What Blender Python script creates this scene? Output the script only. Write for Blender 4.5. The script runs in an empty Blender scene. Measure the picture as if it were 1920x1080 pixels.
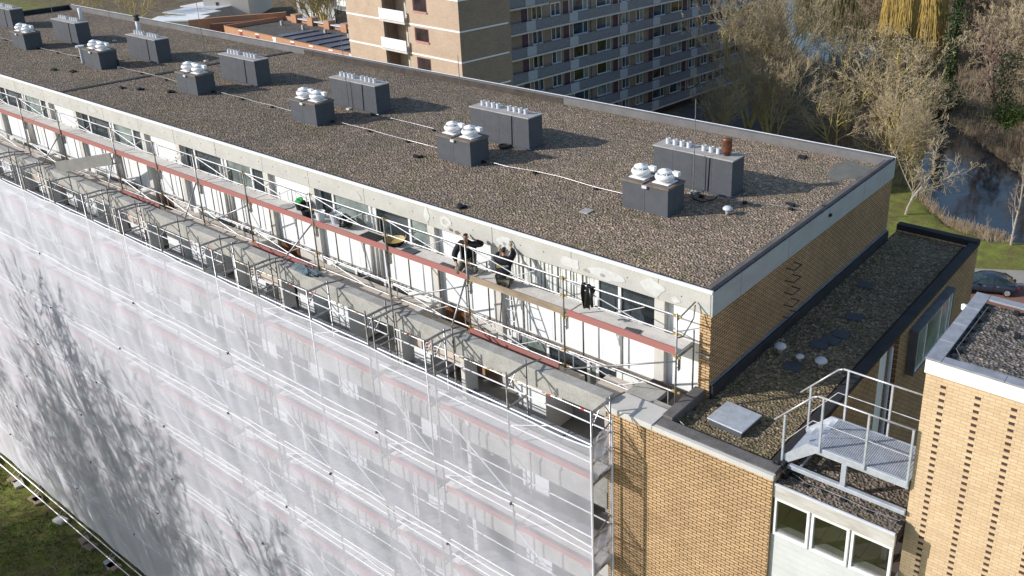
import bpy, math, random
from mathutils import Vector, Matrix
import numpy as np
random.seed(7)
R = math.radians
scene = bpy.context.scene
C = scene.collection

# ------------------------------------------------------------ camera, sky, sun
cam = bpy.data.cameras.new('camera'); co = bpy.data.objects.new('camera', cam); C.objects.link(co)
CP = Vector((9.256, -16.51, 9.549)); YAW, PIT, ROL = R(-37.25), R(21.31), R(0.76)
f = Vector((math.sin(YAW)*math.cos(PIT), math.cos(YAW)*math.cos(PIT), -math.sin(PIT)))
r = Vector((math.cos(YAW), -math.sin(YAW), 0)); d = f.cross(r)
r2 = r*math.cos(ROL)+d*math.sin(ROL); d2 = -r*math.sin(ROL)+d*math.cos(ROL)
m = Matrix((r2, -d2, -f)).transposed().to_4x4(); m.translation = CP
co.matrix_world = m
cam.sensor_width = 36; cam.lens = 36*1712.5/1920; cam.shift_x = -0.0828; cam.shift_y = -0.0848
cam.clip_start = 0.5; cam.clip_end = 2000
scene.camera = co

SUN_EL, SUN_AZ = R(26), R(223)          # the sun stands in front of the long facade, to its left
w = bpy.data.worlds.new('World'); scene.world = w; w.use_nodes = True
nt = w.node_tree; bg = nt.nodes['Background']
sky = nt.nodes.new('ShaderNodeTexSky'); sky.sky_type = 'NISHITA'; sky.sun_disc = False
sky.sun_elevation = SUN_EL; sky.sun_rotation = SUN_AZ; sky.air_density = 1.0; sky.dust_density = 0.6
nt.links.new(sky.outputs[0], bg.inputs[0]); bg.inputs[1].default_value = 0.15
sl = bpy.data.lights.new('sun', 'SUN'); sl.energy = 4.6; sl.angle = R(0.5); sl.color = (1, .955, .905)
so = bpy.data.objects.new('sun', sl); C.objects.link(so)
sd = Vector((math.sin(SUN_AZ)*math.cos(SUN_EL), math.cos(SUN_AZ)*math.cos(SUN_EL), math.sin(SUN_EL)))
so.rotation_euler = sd.to_track_quat('Z', 'Y').to_euler()
scene.view_settings.view_transform = 'Standard'; scene.view_settings.look = 'None'
scene.view_settings.exposure = 0.15; scene.view_settings.gamma = 1

# ------------------------------------------------------------ materials
MC = {}
def srgb(c): return tuple(((x/255)/12.92 if x/255 <= .04045 else ((x/255+.055)/1.055)**2.4) for x in c)
class NT:
    def __init__(s, name):
        s.m = bpy.data.materials.new(name); s.m.use_nodes = True; s.t = s.m.node_tree; s.p = s.t.nodes['Principled BSDF']
        s.out = s.t.nodes['Material Output']
    def n(s, typ, **kw):
        x = s.t.nodes.new(typ)
        for k, v in kw.items():
            if k in x.inputs: x.inputs[k].default_value = v
            else: setattr(x, k, v)
        return x
    def l(s, a, b): s.t.links.new(a, b)
    def coord(s, kind='Object'): return s.n('ShaderNodeTexCoord').outputs[kind]
    def noise(s, sc, det=4, rough=.6, co=None, stretch=None):
        co = co or s.coord()
        if stretch:
            mp = s.n('ShaderNodeMapping'); mp.inputs['Scale'].default_value = stretch; s.l(co, mp.inputs[0]); co = mp.outputs[0]
        x = s.n('ShaderNodeTexNoise'); x.inputs['Scale'].default_value = sc; x.inputs['Detail'].default_value = det; x.inputs['Roughness'].default_value = rough
        s.l(co, x.inputs['Vector']); return x.outputs['Fac']
    def ramp(s, fac, stops, interp='LINEAR'):
        x = s.n('ShaderNodeValToRGB'); e = x.color_ramp.elements; x.color_ramp.interpolation = interp
        while len(e) < len(stops): e.new(.5)
        for i, (p, c) in enumerate(stops): e[i].position = p; e[i].color = (*c, 1) if len(c) == 3 else c
        s.l(fac, x.inputs[0]); return x.outputs[0]
    def mix(s, fac, a, b, mode='MIX'):
        x = s.n('ShaderNodeMix', data_type='RGBA', blend_type=mode)
        for v, i in ((fac, 0), (a, 6), (b, 7)):
            if hasattr(v, 'is_linked'): s.l(v, x.inputs[i])
            elif i == 0: x.inputs[0].default_value = v
            else: x.inputs[i].default_value = (*v, 1)
        return x.outputs[2]
    def bump(s, h, st=.3, dist=.02):
        b = s.n('ShaderNodeBump'); b.inputs['Strength'].default_value = st; b.inputs['Distance'].default_value = dist
        s.l(h, b.inputs['Height']); s.l(b.outputs[0], s.p.inputs['Normal'])
def mat(name, col, rough=.7, metal=0, var=.12, sc=3, col2=None, bump=0, spec=.3, stretch=None, fine=0):
    """plain paint/metal/concrete surface with a worn, mottled colour"""
    if name in MC: return MC[name]
    s = NT(name); c2 = col2 or tuple(x*(1-var*2) for x in col)
    nz = s.noise(sc, 6, .65, stretch=stretch)
    cc = s.ramp(nz, [(.32, c2), (.62, col)])
    if fine: cc = s.mix(fine, cc, s.ramp(s.noise(sc*14, 3), [(.35, c2), (.6, tuple(min(1, x*1.15) for x in col))]))
    s.l(cc, s.p.inputs['Base Color']); s.p.inputs['Roughness'].default_value = rough; s.p.inputs['Metallic'].default_value = metal
    s.p.inputs['Specular IOR Level'].default_value = spec
    if bump: s.bump(s.noise(sc*8, 5), bump, .01)
    MC[name] = s.m; return s.m
def brick(name, c1, c2, mortar, axis, bw=.22, rh=.075, ms=.009, stain=.25, off=.5, glob=None):
    if name in MC: return MC[name]
    s = NT(name); co = s.coord(); sx = s.n('ShaderNodeSeparateXYZ'); s.l(co, sx.inputs[0]); cx = s.n('ShaderNodeCombineXYZ')
    s.l(sx.outputs[axis], cx.inputs[0]); s.l(sx.outputs[2], cx.inputs[1])
    b = s.n('ShaderNodeTexBrick'); s.l(cx.outputs[0], b.inputs['Vector']); b.offset = off
    for k, v in (('Color1', c1), ('Color2', c2), ('Mortar', mortar)): b.inputs[k].default_value = (*v, 1)
    b.inputs['Scale'].default_value = 1; b.inputs['Brick Width'].default_value = bw; b.inputs['Row Height'].default_value = rh
    b.inputs['Mortar Size'].default_value = ms; b.inputs['Mortar Smooth'].default_value = .2; b.inputs['Bias'].default_value = 0
    dirt = s.ramp(s.noise(.7, 6, .7), [(.3, (.62, .6, .58)), (.65, (1.06, 1.03, 1))])
    cc = s.mix(stain*2, b.outputs[0], dirt, 'MULTIPLY')
    s.l(cc, s.p.inputs['Base Color']); s.p.inputs['Roughness'].default_value = .85; s.p.inputs['Specular IOR Level'].default_value = .2
    iv = s.n('ShaderNodeMath', operation='SUBTRACT'); iv.inputs[0].default_value = 1; s.l(b.outputs['Fac'], iv.inputs[1]); s.bump(iv.outputs[0], .5, .006)
    MC[name] = s.m; return s.m
def gravel(name, a, b_, c_, moss=.35, dark=1.0):
    if name in MC: return MC[name]
    s = NT(name); co = s.coord()
    def voro(sc):
        v = s.n('ShaderNodeTexVoronoi'); v.inputs['Scale'].default_value = sc; s.l(co, v.inputs['Vector']); return v
    v1 = voro(15); v2 = voro(34)
    def sel(v): x = s.n('ShaderNodeSeparateColor'); s.l(v.outputs['Color'], x.inputs[0]); return x.outputs[0]
    k = dark
    ar, br, cr = a, b_, c_; g = (a[0]*.75, a[1]*.95, a[2]*.55); pu = (b_[0]*.95, b_[1]*.9, b_[2]*1.08)
    def q(c, f): return tuple(min(1, x*k*f) for x in c)
    st = [(0, q(ar, .35)), (.18, q(g, .8)), (.36, q(ar, 1)), (.54, q(pu, 1)), (.72, q(br, 1.1)), (.88, q(cr, 1.05)), (.97, q(cr, 1.5)), (1, q(cr, 2.0))]
    c1 = s.ramp(sel(v1), st); c2 = s.ramp(sel(v2), st)
    c3 = s.ramp(s.noise(4.5, 6, .8), [(.36, (.62, .62, .64)), (.5, (1, 1, 1)), (.64, (1.25, 1.2, 1.12))])
    cc = s.mix(.7, s.mix(.4, c1, c2), c3, 'MULTIPLY')
    big = s.ramp(s.noise(.35, 6, .7), [(.3, (.72, .74, .78)), (.7, (1.18, 1.1, 1.0))])
    cc = s.mix(.8, cc, big, 'MULTIPLY')
    mm = s.ramp(s.noise(.55, 8, .75), [(.50, (0, 0, 0)), (.68, (1, 1, 1))]); mf = s.n('ShaderNodeMath', operation='MULTIPLY'); s.l(mm, mf.inputs[0])
    fine = s.ramp(s.noise(9, 3), [(.4, (0, 0, 0)), (.6, (1, 1, 1))]); s.l(fine, mf.inputs[1])
    mf2 = s.n('ShaderNodeMath', operation='MULTIPLY'); s.l(mf.outputs[0], mf2.inputs[0]); mf2.inputs[1].default_value = moss
    cc = s.mix(mf2.outputs[0], cc, (.10, .115, .03))
    s.l(cc, s.p.inputs['Base Color']); s.p.inputs['Roughness'].default_value = .95; s.p.inputs['Specular IOR Level'].default_value = .15
    s.bump(v1.outputs['Distance'], 1.0, .05)
    MC[name] = s.m; return s.m
def glass(name, col=(.03, .04, .05), rough=.04):
    if name in MC: return MC[name]
    s = NT(name); cc = s.ramp(s.noise(.9, 3), [(.35, tuple(x*.4 for x in col)), (.65, col)])
    s.l(cc, s.p.inputs['Base Color']); s.p.inputs['Roughness'].default_value = rough; s.p.inputs['Specular IOR Level'].default_value = .6
    MC[name] = s.m; return s.m

M_white = mat('white_panel', (.78, .80, .80), .55, var=.05, sc=1.2, bump=.03)
M_conc = mat('concrete_fascia', (.50, .49, .455), .85, var=.09, sc=1.4, bump=.15, fine=.25)
M_conc2 = mat('concrete_beam', (.40, .39, .36), .9, var=.2, sc=2.2, bump=.3, fine=.4)
M_conc3 = mat('pilaster_render', (.58, .56, .52), .85, var=.06, sc=2)
M_beam_grey = mat('grey_fin_paint', (.62, .60, .56), .85, var=.07, sc=1.6)
M_patch = mat('filler_white', (.60, .60, .58), .9, var=.08, sc=6)
M_fascia_side = mat('grey_fascia_sheet', (.42, .44, .455), .6, var=.08, sc=1.1, stretch=(1, 1, 3))
M_edge = mat('white_roof_edge', (.85, .85, .86), .5, var=.03)
M_dark = mat('bitumen', (.035, .036, .04), .8, var=.25, sc=2, bump=.2, fine=.3)
M_dark_up = mat('slate_felt', (.085, .092, .105), .85, var=.13, sc=2.5, bump=.25, fine=.35)
M_kerb = mat('weathered_kerb', (.16, .15, .145), .9, var=.25, sc=1.8, bump=.2, fine=.3)
M_kerb_br = mat('brown_upstand', (.085, .07, .06), .9, var=.3, sc=1.6, bump=.2, fine=.3)
M_kerb_lt = mat('lead_upstand', (.17, .165, .165), .75, var=.15, sc=1.5, bump=.1, fine=.2)
M_gravel = gravel('roof_gravel', (.145, .124, .10), (.215, .177, .143), (.30, .245, .19), .6)
def cleaner_end(m):      # the stones lie paler and drier towards the right hand end of the roof
    t = m.node_tree; s = NT.__new__(NT); s.m = m; s.t = t; s.p = t.nodes['Principled BSDF']; src = s.p.inputs['Base Color'].links[0].from_socket
    sx = s.n('ShaderNodeSeparateXYZ'); s.l(s.coord(), sx.inputs[0]); nz = s.n('ShaderNodeMath', operation='MULTIPLY_ADD'); s.l(s.noise(.5, 6, .7), nz.inputs[0]); nz.inputs[1].default_value = 9; s.l(sx.outputs[0], nz.inputs[2])
    mr = s.n('ShaderNodeMapRange'); s.l(nz.outputs[0], mr.inputs[0]); mr.inputs[1].default_value = -16; mr.inputs[2].default_value = 5
    s.l(s.mix(1.0, src, s.ramp(mr.outputs[0], [(0, (.98, .96, .97)), (1, (1.5, 1.4, 1.34))]), 'MULTIPLY'), s.p.inputs['Base Color'])
cleaner_end(M_gravel)
M_gravel2 = gravel('low_roof_gravel', (.16, .13, .09), (.22, .18, .12), (.34, .27, .17), .75, 1.0)
M_grav_t = gravel('tower_roof_gravel', (.12, .11, .10), (.19, .165, .15), (.28, .24, .22), .12)
M_steel = mat('galvanised_steel', (.42, .42, .43), .42, .75, var=.25, sc=7)
M_steel_br = mat('bright_rail_steel', (.60, .60, .62), .42, .5, var=.2, sc=6)
M_steel_dk = mat('dull_scaffold_post', (.27, .255, .235), .55, .5, var=.3, sc=5)
M_yel = mat('yellow_coupler_paint', (.50, .36, .12), .6, var=.2, sc=5)
M_redm = mat('red_marker_paint', (.6, .05, .04), .6, var=.1)
M_toe = mat('red_toe_board', (.36, .125, .115), .8, var=.25, sc=2.5, col2=(.30, .16, .14), stretch=(.4, 1, 1), fine=.25)
M_toe_w = mat('raw_timber_toe_board', (.36, .28, .20), .85, var=.2, sc=3, stretch=(.3, 1, 1))
M_deckm = mat('dusty_deck', (.66, .63, .58), .9, var=.16, sc=2.4, bump=.2, fine=.35)
M_plank = mat('beige_plank_deck', (.56, .49, .42), .9, var=.13, sc=2, stretch=(.5, 3, 1), fine=.25)
M_rubble = mat('mortar_rubble', (.30, .22, .15), .95, var=.3, sc=12, bump=.5)
M_glass = glass('window_glass', (.05, .065, .075))
M_glass_g = glass('curtained_glass', (.30, .36, .34), .12)
M_frame = mat('white_frame', (.8, .8, .8), .45, var=.03)
M_brown = mat('brown_door_wood', (.17, .075, .035), .6, var=.25, sc=3, stretch=(4, 1, .5))
M_orange = mat('orange_cladding', (.42, .27, .17), .8, var=.12, sc=2)
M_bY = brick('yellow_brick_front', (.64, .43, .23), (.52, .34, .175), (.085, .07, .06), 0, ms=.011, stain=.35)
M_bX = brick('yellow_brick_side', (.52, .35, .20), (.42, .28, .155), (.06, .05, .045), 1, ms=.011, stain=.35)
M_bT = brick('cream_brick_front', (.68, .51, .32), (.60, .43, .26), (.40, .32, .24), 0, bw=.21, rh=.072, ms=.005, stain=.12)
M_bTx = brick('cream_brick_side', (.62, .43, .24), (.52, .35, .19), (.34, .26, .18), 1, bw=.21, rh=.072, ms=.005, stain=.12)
def headers(m):
    t = m.node_tree; s = NT.__new__(NT); s.m = m; s.t = t; s.p = t.nodes['Principled BSDF']; src = s.p.inputs['Base Color'].links[0].from_socket
    sx = s.n('ShaderNodeSeparateXYZ'); s.l(s.coord(), sx.inputs[0])
    def band(sock, off, per, wd):
        a = s.n('ShaderNodeMath', operation='ADD'); s.l(sock, a.inputs[0]); a.inputs[1].default_value = off
        b = s.n('ShaderNodeMath', operation='FLOORED_MODULO'); s.l(a.outputs[0], b.inputs[0]); b.inputs[1].default_value = per
        c = s.n('ShaderNodeMath', operation='LESS_THAN'); s.l(b.outputs[0], c.inputs[0]); c.inputs[1].default_value = wd; return c.outputs[0]
    mu = s.n('ShaderNodeMath', operation='MULTIPLY'); s.l(band(sx.outputs[0], -5.545, .615, .105), mu.inputs[0]); s.l(band(sx.outputs[2], 20.0, .144, .062), mu.inputs[1])
    lt = s.n('ShaderNodeMath', operation='LESS_THAN'); s.l(sx.outputs[2], lt.inputs[0]); lt.inputs[1].default_value = .24
    gt = s.n('ShaderNodeMath', operation='GREATER_THAN'); s.l(sx.outputs[0], gt.inputs[0]); gt.inputs[1].default_value = 5.5
    m2 = s.n('ShaderNodeMath', operation='MULTIPLY'); s.l(mu.outputs[0], m2.inputs[0]); s.l(lt.outputs[0], m2.inputs[1]); m3 = s.n('ShaderNodeMath', operation='MULTIPLY'); s.l(m2.outputs[0], m3.inputs[0]); s.l(gt.outputs[0], m3.inputs[1])
    s.l(s.mix(m3.outputs[0], src, (.075, .045, .04)), s.p.inputs['Base Color'])
headers(M_bT)
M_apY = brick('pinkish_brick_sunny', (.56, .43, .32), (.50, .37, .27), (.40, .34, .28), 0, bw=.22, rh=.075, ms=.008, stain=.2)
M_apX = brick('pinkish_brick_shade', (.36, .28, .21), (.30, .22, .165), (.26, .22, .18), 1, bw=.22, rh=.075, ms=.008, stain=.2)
M_orB = brick('orange_brick', (.52, .27, .15), (.46, .22, .12), (.36, .25, .18), 0, stain=.15)
M_whitemetal = mat('white_fan_enamel', (.82, .83, .84), .35, var=.04, sc=4)
M_pipe = mat('grey_plastic_pipe', (.60, .62, .66), .5, var=.08)
M_capc = mat('stained_cap_slab', (.19, .16, .135), .9, var=.25, sc=4, bump=.3, fine=.3)
M_capl = mat('pale_cap_slab', (.40, .385, .37), .85, var=.2, sc=4, bump=.2, fine=.3)
M_copper = mat('copper_cowl', (.30, .135, .08), .45, .6, var=.25, sc=8)
M_black = mat('black_plastic', (.02, .02, .022), .5, var=.2)
M_galvw = mat('zinc_walkway', (.56, .60, .66), .45, .35, var=.12, sc=5)
M_rubw = mat('wire_alu', (.30, .30, .31), .4, .6, var=.1)

# ------------------------------------------------------------ mesh helpers
class MB:
    def __init__(s): s.v = []; s.f = []
    def box(s, x0, x1, y0, y1, z0, z1, T=None):
        i = len(s.v); P = [(x, y, z) for z in (z0, z1) for y in (y0, y1) for x in (x0, x1)]
        if T: P = [tuple(T @ Vector(p)) for p in P]
        s.v += P
        for q in ((0, 2, 3, 1), (4, 5, 7, 6), (0, 1, 5, 4), (2, 6, 7, 3), (0, 4, 6, 2), (1, 3, 7, 5)): s.f.append(tuple(i+k for k in q))
        return s
    def bar(s, a, b, r0, r1=None, n=6, cap=True):
        a = Vector(a); b = Vector(b); r1 = r0 if r1 is None else r1; ax = (b-a)
        if ax.length < 1e-6: return s
        ax.normalize(); u = ax.orthogonal().normalized(); v = ax.cross(u); i = len(s.v)
        for c, r_ in ((a, r0), (b, r1)):
            for k in range(n):
                t = 2*math.pi*k/n; s.v.append(tuple(c+u*(r_*math.cos(t))+v*(r_*math.sin(t))))
        for k in range(n): s.f.append((i+k, i+(k+1) % n, i+n+(k+1) % n, i+n+k))
        if cap: s.f.append(tuple(i+k for k in range(n))[::-1]); s.f.append(tuple(i+n+k for k in range(n)))
        return s
    def path(s, pts, r, n=6):
        for a, b in zip(pts[:-1], pts[1:]): s.bar(a, b, r, n=n)
        return s
    def lathe(s, prof, cx=0, cy=0, n=20, cap=True):
        i = len(s.v)
        for (r_, z) in prof:
            for k in range(n): t = 2*math.pi*k/n; s.v.append((cx+r_*math.cos(t), cy+r_*math.sin(t), z))
        for j in range(len(prof)-1):
            for k in range(n): s.f.append((i+j*n+k, i+j*n+(k+1) % n, i+(j+1)*n+(k+1) % n, i+(j+1)*n+k))
        if cap: s.f.append(tuple(i+k for k in range(n))[::-1]); s.f.append(tuple(i+(len(prof)-1)*n+k for k in range(n)))
        return s
    def poly(s, pts): i = len(s.v); s.v += [tuple(p) for p in pts]; s.f.append(tuple(range(i, i+len(pts)))); return s
    def prism(s, pts, z0, z1):
        i = len(s.v); n = len(pts); s.v += [(x, y, z0) for x, y in pts]+[(x, y, z1) for x, y in pts]
        s.f.append(tuple(range(i, i+n))[::-1]); s.f.append(tuple(range(i+n, i+2*n)))
        for k in range(n): s.f.append((i+k, i+(k+1) % n, i+n+(k+1) % n, i+n+k))
        return s
    def build(s, name, m, parent=None, smooth=False, bevel=0):
        me = bpy.data.meshes.new(name); me.from_pydata(s.v, [], s.f); me.update()
        o = bpy.data.objects.new(name, me); C.objects.link(o)
        if isinstance(m, (list, tuple)):
            for q in m: me.materials.append(q)
        elif m: me.materials.append(m)
        if smooth:
            for p in me.polygons: p.use_smooth = True
        if bevel:
            b = o.modifiers.new('b', 'BEVEL'); b.width = bevel; b.segments = 2; b.limit_method = 'ANGLE'
        if parent: o.parent = parent
        return o
def tag(o, label=None, cat=None, group=None, kind=None):
    if label: o['label'] = label
    if cat: o['category'] = cat
    if group: o['group'] = group
    if kind: o['kind'] = kind
    return o
def thing(name, label, cat, loc=(0, 0, 0), rz=0, group=None):
    o = bpy.data.objects.new(name, None); o.empty_display_size = .2; C.objects.link(o); o.location = loc; o.rotation_euler = (0, 0, rz)
    return tag(o, label, cat, group)
def kids(o): return [c for c in bpy.data.objects if c.parent == o]
def copy_tree(o, parent=None):
    c = o.copy(); C.objects.link(c); c.parent = parent
    for ch in kids(o): copy_tree(ch, c)
    return c
def B(name, m, parent, *bx, bevel=0):
    mb = MB()
    for b in bx: mb.box(*b)
    return mb.build(name, m, parent, bevel=bevel)

G = -22.5
# ------------------------------------------------------------ ground, water, roads
def shore_poly():
    return [(30, 52), (10, 58.5), (-1, 61.5), (-5, 62.3), (-8.8, 62.1), (-12, 62.6), (-14.2, 65.6), (-19, 74), (-28, 87), (-40, 102), (-56, 124), (-78, 164), (-110, 225),
            (-84, 225), (-60, 168), (-47, 140), (-36, 118), (-21, 96), (-14.9, 88.7), (-9.5, 81.4), (0, 76), (14, 72), (34, 66)]
def sdist(px, py, poly):
    d = np.full(px.shape, 1e9); ins = np.zeros(px.shape, bool); n = len(poly)
    for i in range(n):
        x0, y0 = poly[i]; x1, y1 = poly[(i+1) % n]; dx, dy = x1-x0, y1-y0
        t = np.clip(((px-x0)*dx+(py-y0)*dy)/(dx*dx+dy*dy), 0, 1)
        d = np.minimum(d, np.hypot(px-x0-t*dx, py-y0-t*dy))
        c = ((y0 > py) != (y1 > py)); xi = x0+(py-y0)*dx/(dy if dy else 1e-9); ins ^= c & (px < xi)
    return np.where(ins, -d, d)
def axis(lo, hi, flo, fhi, fine, coarse):
    a = list(np.arange(lo, flo, coarse))+list(np.arange(flo, fhi, fine))+list(np.arange(fhi, hi+coarse, coarse)); return np.array(a)
xs = axis(-700, 500, -96, 24, .9, 14); ys = axis(-300, 900, 56, 170, .9, 14)
XX, YY = np.meshgrid(xs, ys); D = sdist(XX, YY, shore_poly()) + .5*np.sin(XX*.9+YY*.5)+.3*np.sin(YY*1.7-XX)
k = np.clip((-D+.6)/1.8, 0, 1); Z = G - 1.3*k*k*(3-2*k)
Z = np.where(D > 1, Z + .0, Z)
far = (YY > 90) & (D > 2); Z = Z + np.where(far, .25*np.sin(XX*.21)*np.sin(YY*.17), 0)
nx, ny = len(xs), len(ys); gm = MB(); gm.v = [tuple(v) for v in np.stack([XX.ravel(), YY.ravel(), Z.ravel()], 1)]
gm.f = [(j*nx+i, j*nx+i+1, (j+1)*nx+i+1, (j+1)*nx+i) for j in range(ny-1) for i in range(nx-1)]
s = NT('grass_ground')
g1 = s.ramp(s.noise(.9, 8, .75), [(.30, (.14, .11, .07)), (.42, (.17, .15, .06)), (.55, (.19, .22, .055)), (.68, (.25, .29, .07)), (.8, (.36, .31, .17))])
g2 = s.ramp(s.noise(14, 4, .7), [(.3, (.5, .5, .5)), (.7, (1.35, 1.3, 1.2))]); cc = s.mix(.9, g1, g2, 'MULTIPLY')
# woodland floor, brown, beyond the water
sx = s.n('ShaderNodeSeparateXYZ'); s.l(s.coord(), sx.inputs[0])
mr = s.n('ShaderNodeMapRange'); s.l(sx.outputs[1], mr.inputs[0]); mr.inputs[1].default_value = 68; mr.inputs[2].default_value = 80
cc = s.mix(mr.outputs[0], cc, s.ramp(s.noise(.6, 8, .75), [(.3, (.06, .05, .035)), (.5, (.14, .11, .075)), (.62, (.20, .165, .11)), (.74, (.13, .16, .06))]))
s.l(cc, s.p.inputs['Base Color']); s.p.inputs['Roughness'].default_value = .95; s.p.inputs['Specular IOR Level'].default_value = .1
s.bump(s.noise(5, 6, .7), .8, .12)
tag(gm.build('ground', s.m, smooth=True), kind='structure')
s = NT('canal_water'); s.p.inputs['Base Color'].default_value = (.016, .022, .03, 1); s.p.inputs['Roughness'].default_value = .05; s.p.inputs['IOR'].default_value = 1.5
s.p.inputs['Specular IOR Level'].default_value = .45
s.bump(s.noise(1.6, 4, .6, stretch=(1, .6, 1)), .12, .05)
wm = MB(); wm.poly([(-260, 50, -23.05), (60, 50, -23.05), (60, 300, -23.05), (-260, 300, -23.05)])
tag(wm.build('water', s.m), kind='structure')
M_asph = mat('worn_asphalt', (.115, .115, .12), .92, var=.15, sc=1.5, bump=.2, fine=.35)
M_pave = brick('pale_pavers', (.34, .32, .28), (.29, .27, .235), (.20, .19, .17), 0)
M_pave = mat('pale_paving', (.32, .30, .26), .9, var=.1, sc=2.4, fine=.35)
M_redp = mat('red_clinker_road', (.26, .13, .095), .9, var=.16, sc=3, fine=.45)
A31 = R(29); u = Vector((math.cos(A31), math.sin(A31), 0)); vv = Vector((-math.sin(A31), math.cos(A31), 0)); P0 = Vector((-5.6, 52.9, 0))
def strip(name, m, a0, a1, b0, b1, z):
    q = [P0+u*a0+vv*b0, P0+u*a1+vv*b0, P0+u*a1+vv*b1, P0+u*a0+vv*b1]; mb = MB(); mb.poly([(p.x, p.y, z) for p in q]); return mb.build(name, m)
tag(strip('pavement', M_pave, -26, 60, -.7, 1.85, G+.05), kind='structure')
tag(strip('road', M_redp, -26, 60, -16, -.9, G+.012), kind='structure')
kb = MB(); q = [P0+u*-26+vv*-.9, P0+u*60+vv*-.9, P0+u*60+vv*-.7, P0+u*-26+vv*-.7]; kb.prism([(p.x, p.y) for p in q], G-.1, G+.1)
tag(kb.build('kerb', M_conc3), kind='structure')
st = MB(); st.poly([(-50.3, 46, G+.03), (-33, 46, G+.03), (-38, 78, G+.03), (-50, 98, G+.03)])
tag(st.build('street', M_asph), kind='structure')

# ------------------------------------------------------------ the long flat block
flat = thing('apartment_building', 'long flat block with gravel roof, pale concrete fascia and white panels behind scaffolding', 'building', (0, 0, 0))
XL = -56.2; YB = 11.6
PIL = [-1.44]+[x for k in range(7) for x in (-6.85-8.08*k, -9.37-8.08*k) if x > XL]
core = MB(); core.box(XL, -.02, .32, YB-.02, G-.3, -.36)
core.build('wall', M_bX, flat)
mb = MB(); mb.poly([(XL+.3, .09, -.25), (-.2, .09, -.25), (-.2, YB-.25, -.25), (XL+.3, YB-.25, -.25)]); roof = mb.build('roof', M_gravel, flat)
B('roof_slab', M_dark, flat, (XL, -.02, .10, YB-.01, -.36, -.262))
# felt joints crossing the roof, and the bare patch in the far right corner
for (a, b_) in (((-33.0, .3), (-32.4, 7.9)), ((-31.9, 8.9), (-31.6, 11.3))):
    mb = MB(); n = 14
    for i in range(n):
        t0, t1 = i/n, (i+1)/n; x0 = a[0]+(b_[0]-a[0])*t0; y0 = a[1]+(b_[1]-a[1])*t0; y1 = a[1]+(b_[1]-a[1])*t1
        wd = .12+.06*random.random(); mb.box(x0-wd, x0+wd, y0, y1, -.25, -.225+.01*random.random())
    mb.build('felt_joint', M_dark, roof)
mb = MB(); pts = []
for i in range(22):
    t = i/22*2*math.pi; rr = 1+.18*math.sin(3*t+.5)+.1*math.sin(7*t); pts.append((-.85+.62*rr*math.cos(t)-.1, 10.25+.98*rr*math.sin(t), -.244))
mb.poly(pts); mb.build('bare_felt_patch', mat('bare_grey_felt', (.17, .17, .15), .9, var=.15, sc=3, fine=.2), roof)
mb = MB(); mb.box(-5.85, -5.55, 2.5, 2.82, -.25, -.22); mb.build('paver', M_capl, roof)
for (x, y) in ((-13.4, 3.3), (-30.5, 2.7), (-31.5, 2.3), (-28.9, 3.2), (-36.6, 2.6), (-37.8, 2.3), (-8.9, .8), (-1.2, 6.4), (-2.7, 10.6)):
    mb = MB()
    for k2 in range(5): a = random.random()*6; mb.box(x+.12*math.cos(a)-.06, x+.12*math.cos(a)+.06, y+.1*math.sin(a)-.05, y+.1*math.sin(a)+.05, -.26, -.2+.04*random.random())
    mb.build('bitumen_scrap', M_black, roof)
# kerbs
par = MB(); par.box(XL, .0, YB-.22, YB, -.4, .02); par.build('back_parapet', M_kerb_lt, flat)
mb = MB(); mb.box(-30.6, -13.6, YB-.235, YB-.2, -.3, .0); mb.build('brown_upstand', M_kerb_br, flat)
B('back_coping', M_edge, flat, (XL, .03, YB-.005, YB+.04, -.05, .03))
B('left_parapet', M_dark, flat, (XL-.05, XL+.25, .0, YB-.04, -.4, .03))
B('side_kerb', M_kerb, flat, (-.24, .0, .17, YB-.24, -.36, -.03))
B('side_kerb_flashing', M_dark, flat, (-.07, .03, .02, YB-.05, -.034, .005))
B('front_kerb', M_dark, flat, (XL, -.02, -.014, .10, -.071, -.03))
B('roof_edge_trim', M_edge, flat, (XL, .045, -.085, -.015, -.07, .008), bevel=.01)
# front fascia: cast panels with open joints
xs_f = [0.0, -1.44, -4.1, -6.85, -9.37]+[x-8.08*k for k in range(1, 6) for x in (-4.1, -6.85, -9.37)]; xs_f = sorted(set(xs_f+[XL]), reverse=True)
for a, b_ in zip(xs_f[:-1], xs_f[1:]):
    B('fascia', M_conc, flat, (b_+.006, a-.006, -.06+.004*random.random(), .08, -.635-.01*random.random(), -.072), bevel=.008)
B('fascia_joint', M_dark, flat, (XL, -.05, .0, .05, -.6, -.06)); B('fascia_back', M_conc2, flat, (XL, -.05, .081, .33, -.635, -.37))
n = 9
for i in range(n):
    y0, y1 = YB*i/n, YB*(i+1)/n; B('side_fascia', M_fascia_side, flat, (.0, .055+.003*(i % 2), y0+.005-(.06 if i == 0 else 0), y1-.005, -.66, -.036), bevel=.006)
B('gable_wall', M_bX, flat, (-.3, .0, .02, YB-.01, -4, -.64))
B('corner_pier', M_bY, flat, (-.31, -.002, -.0, .33, -2.9, -.64))
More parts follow.
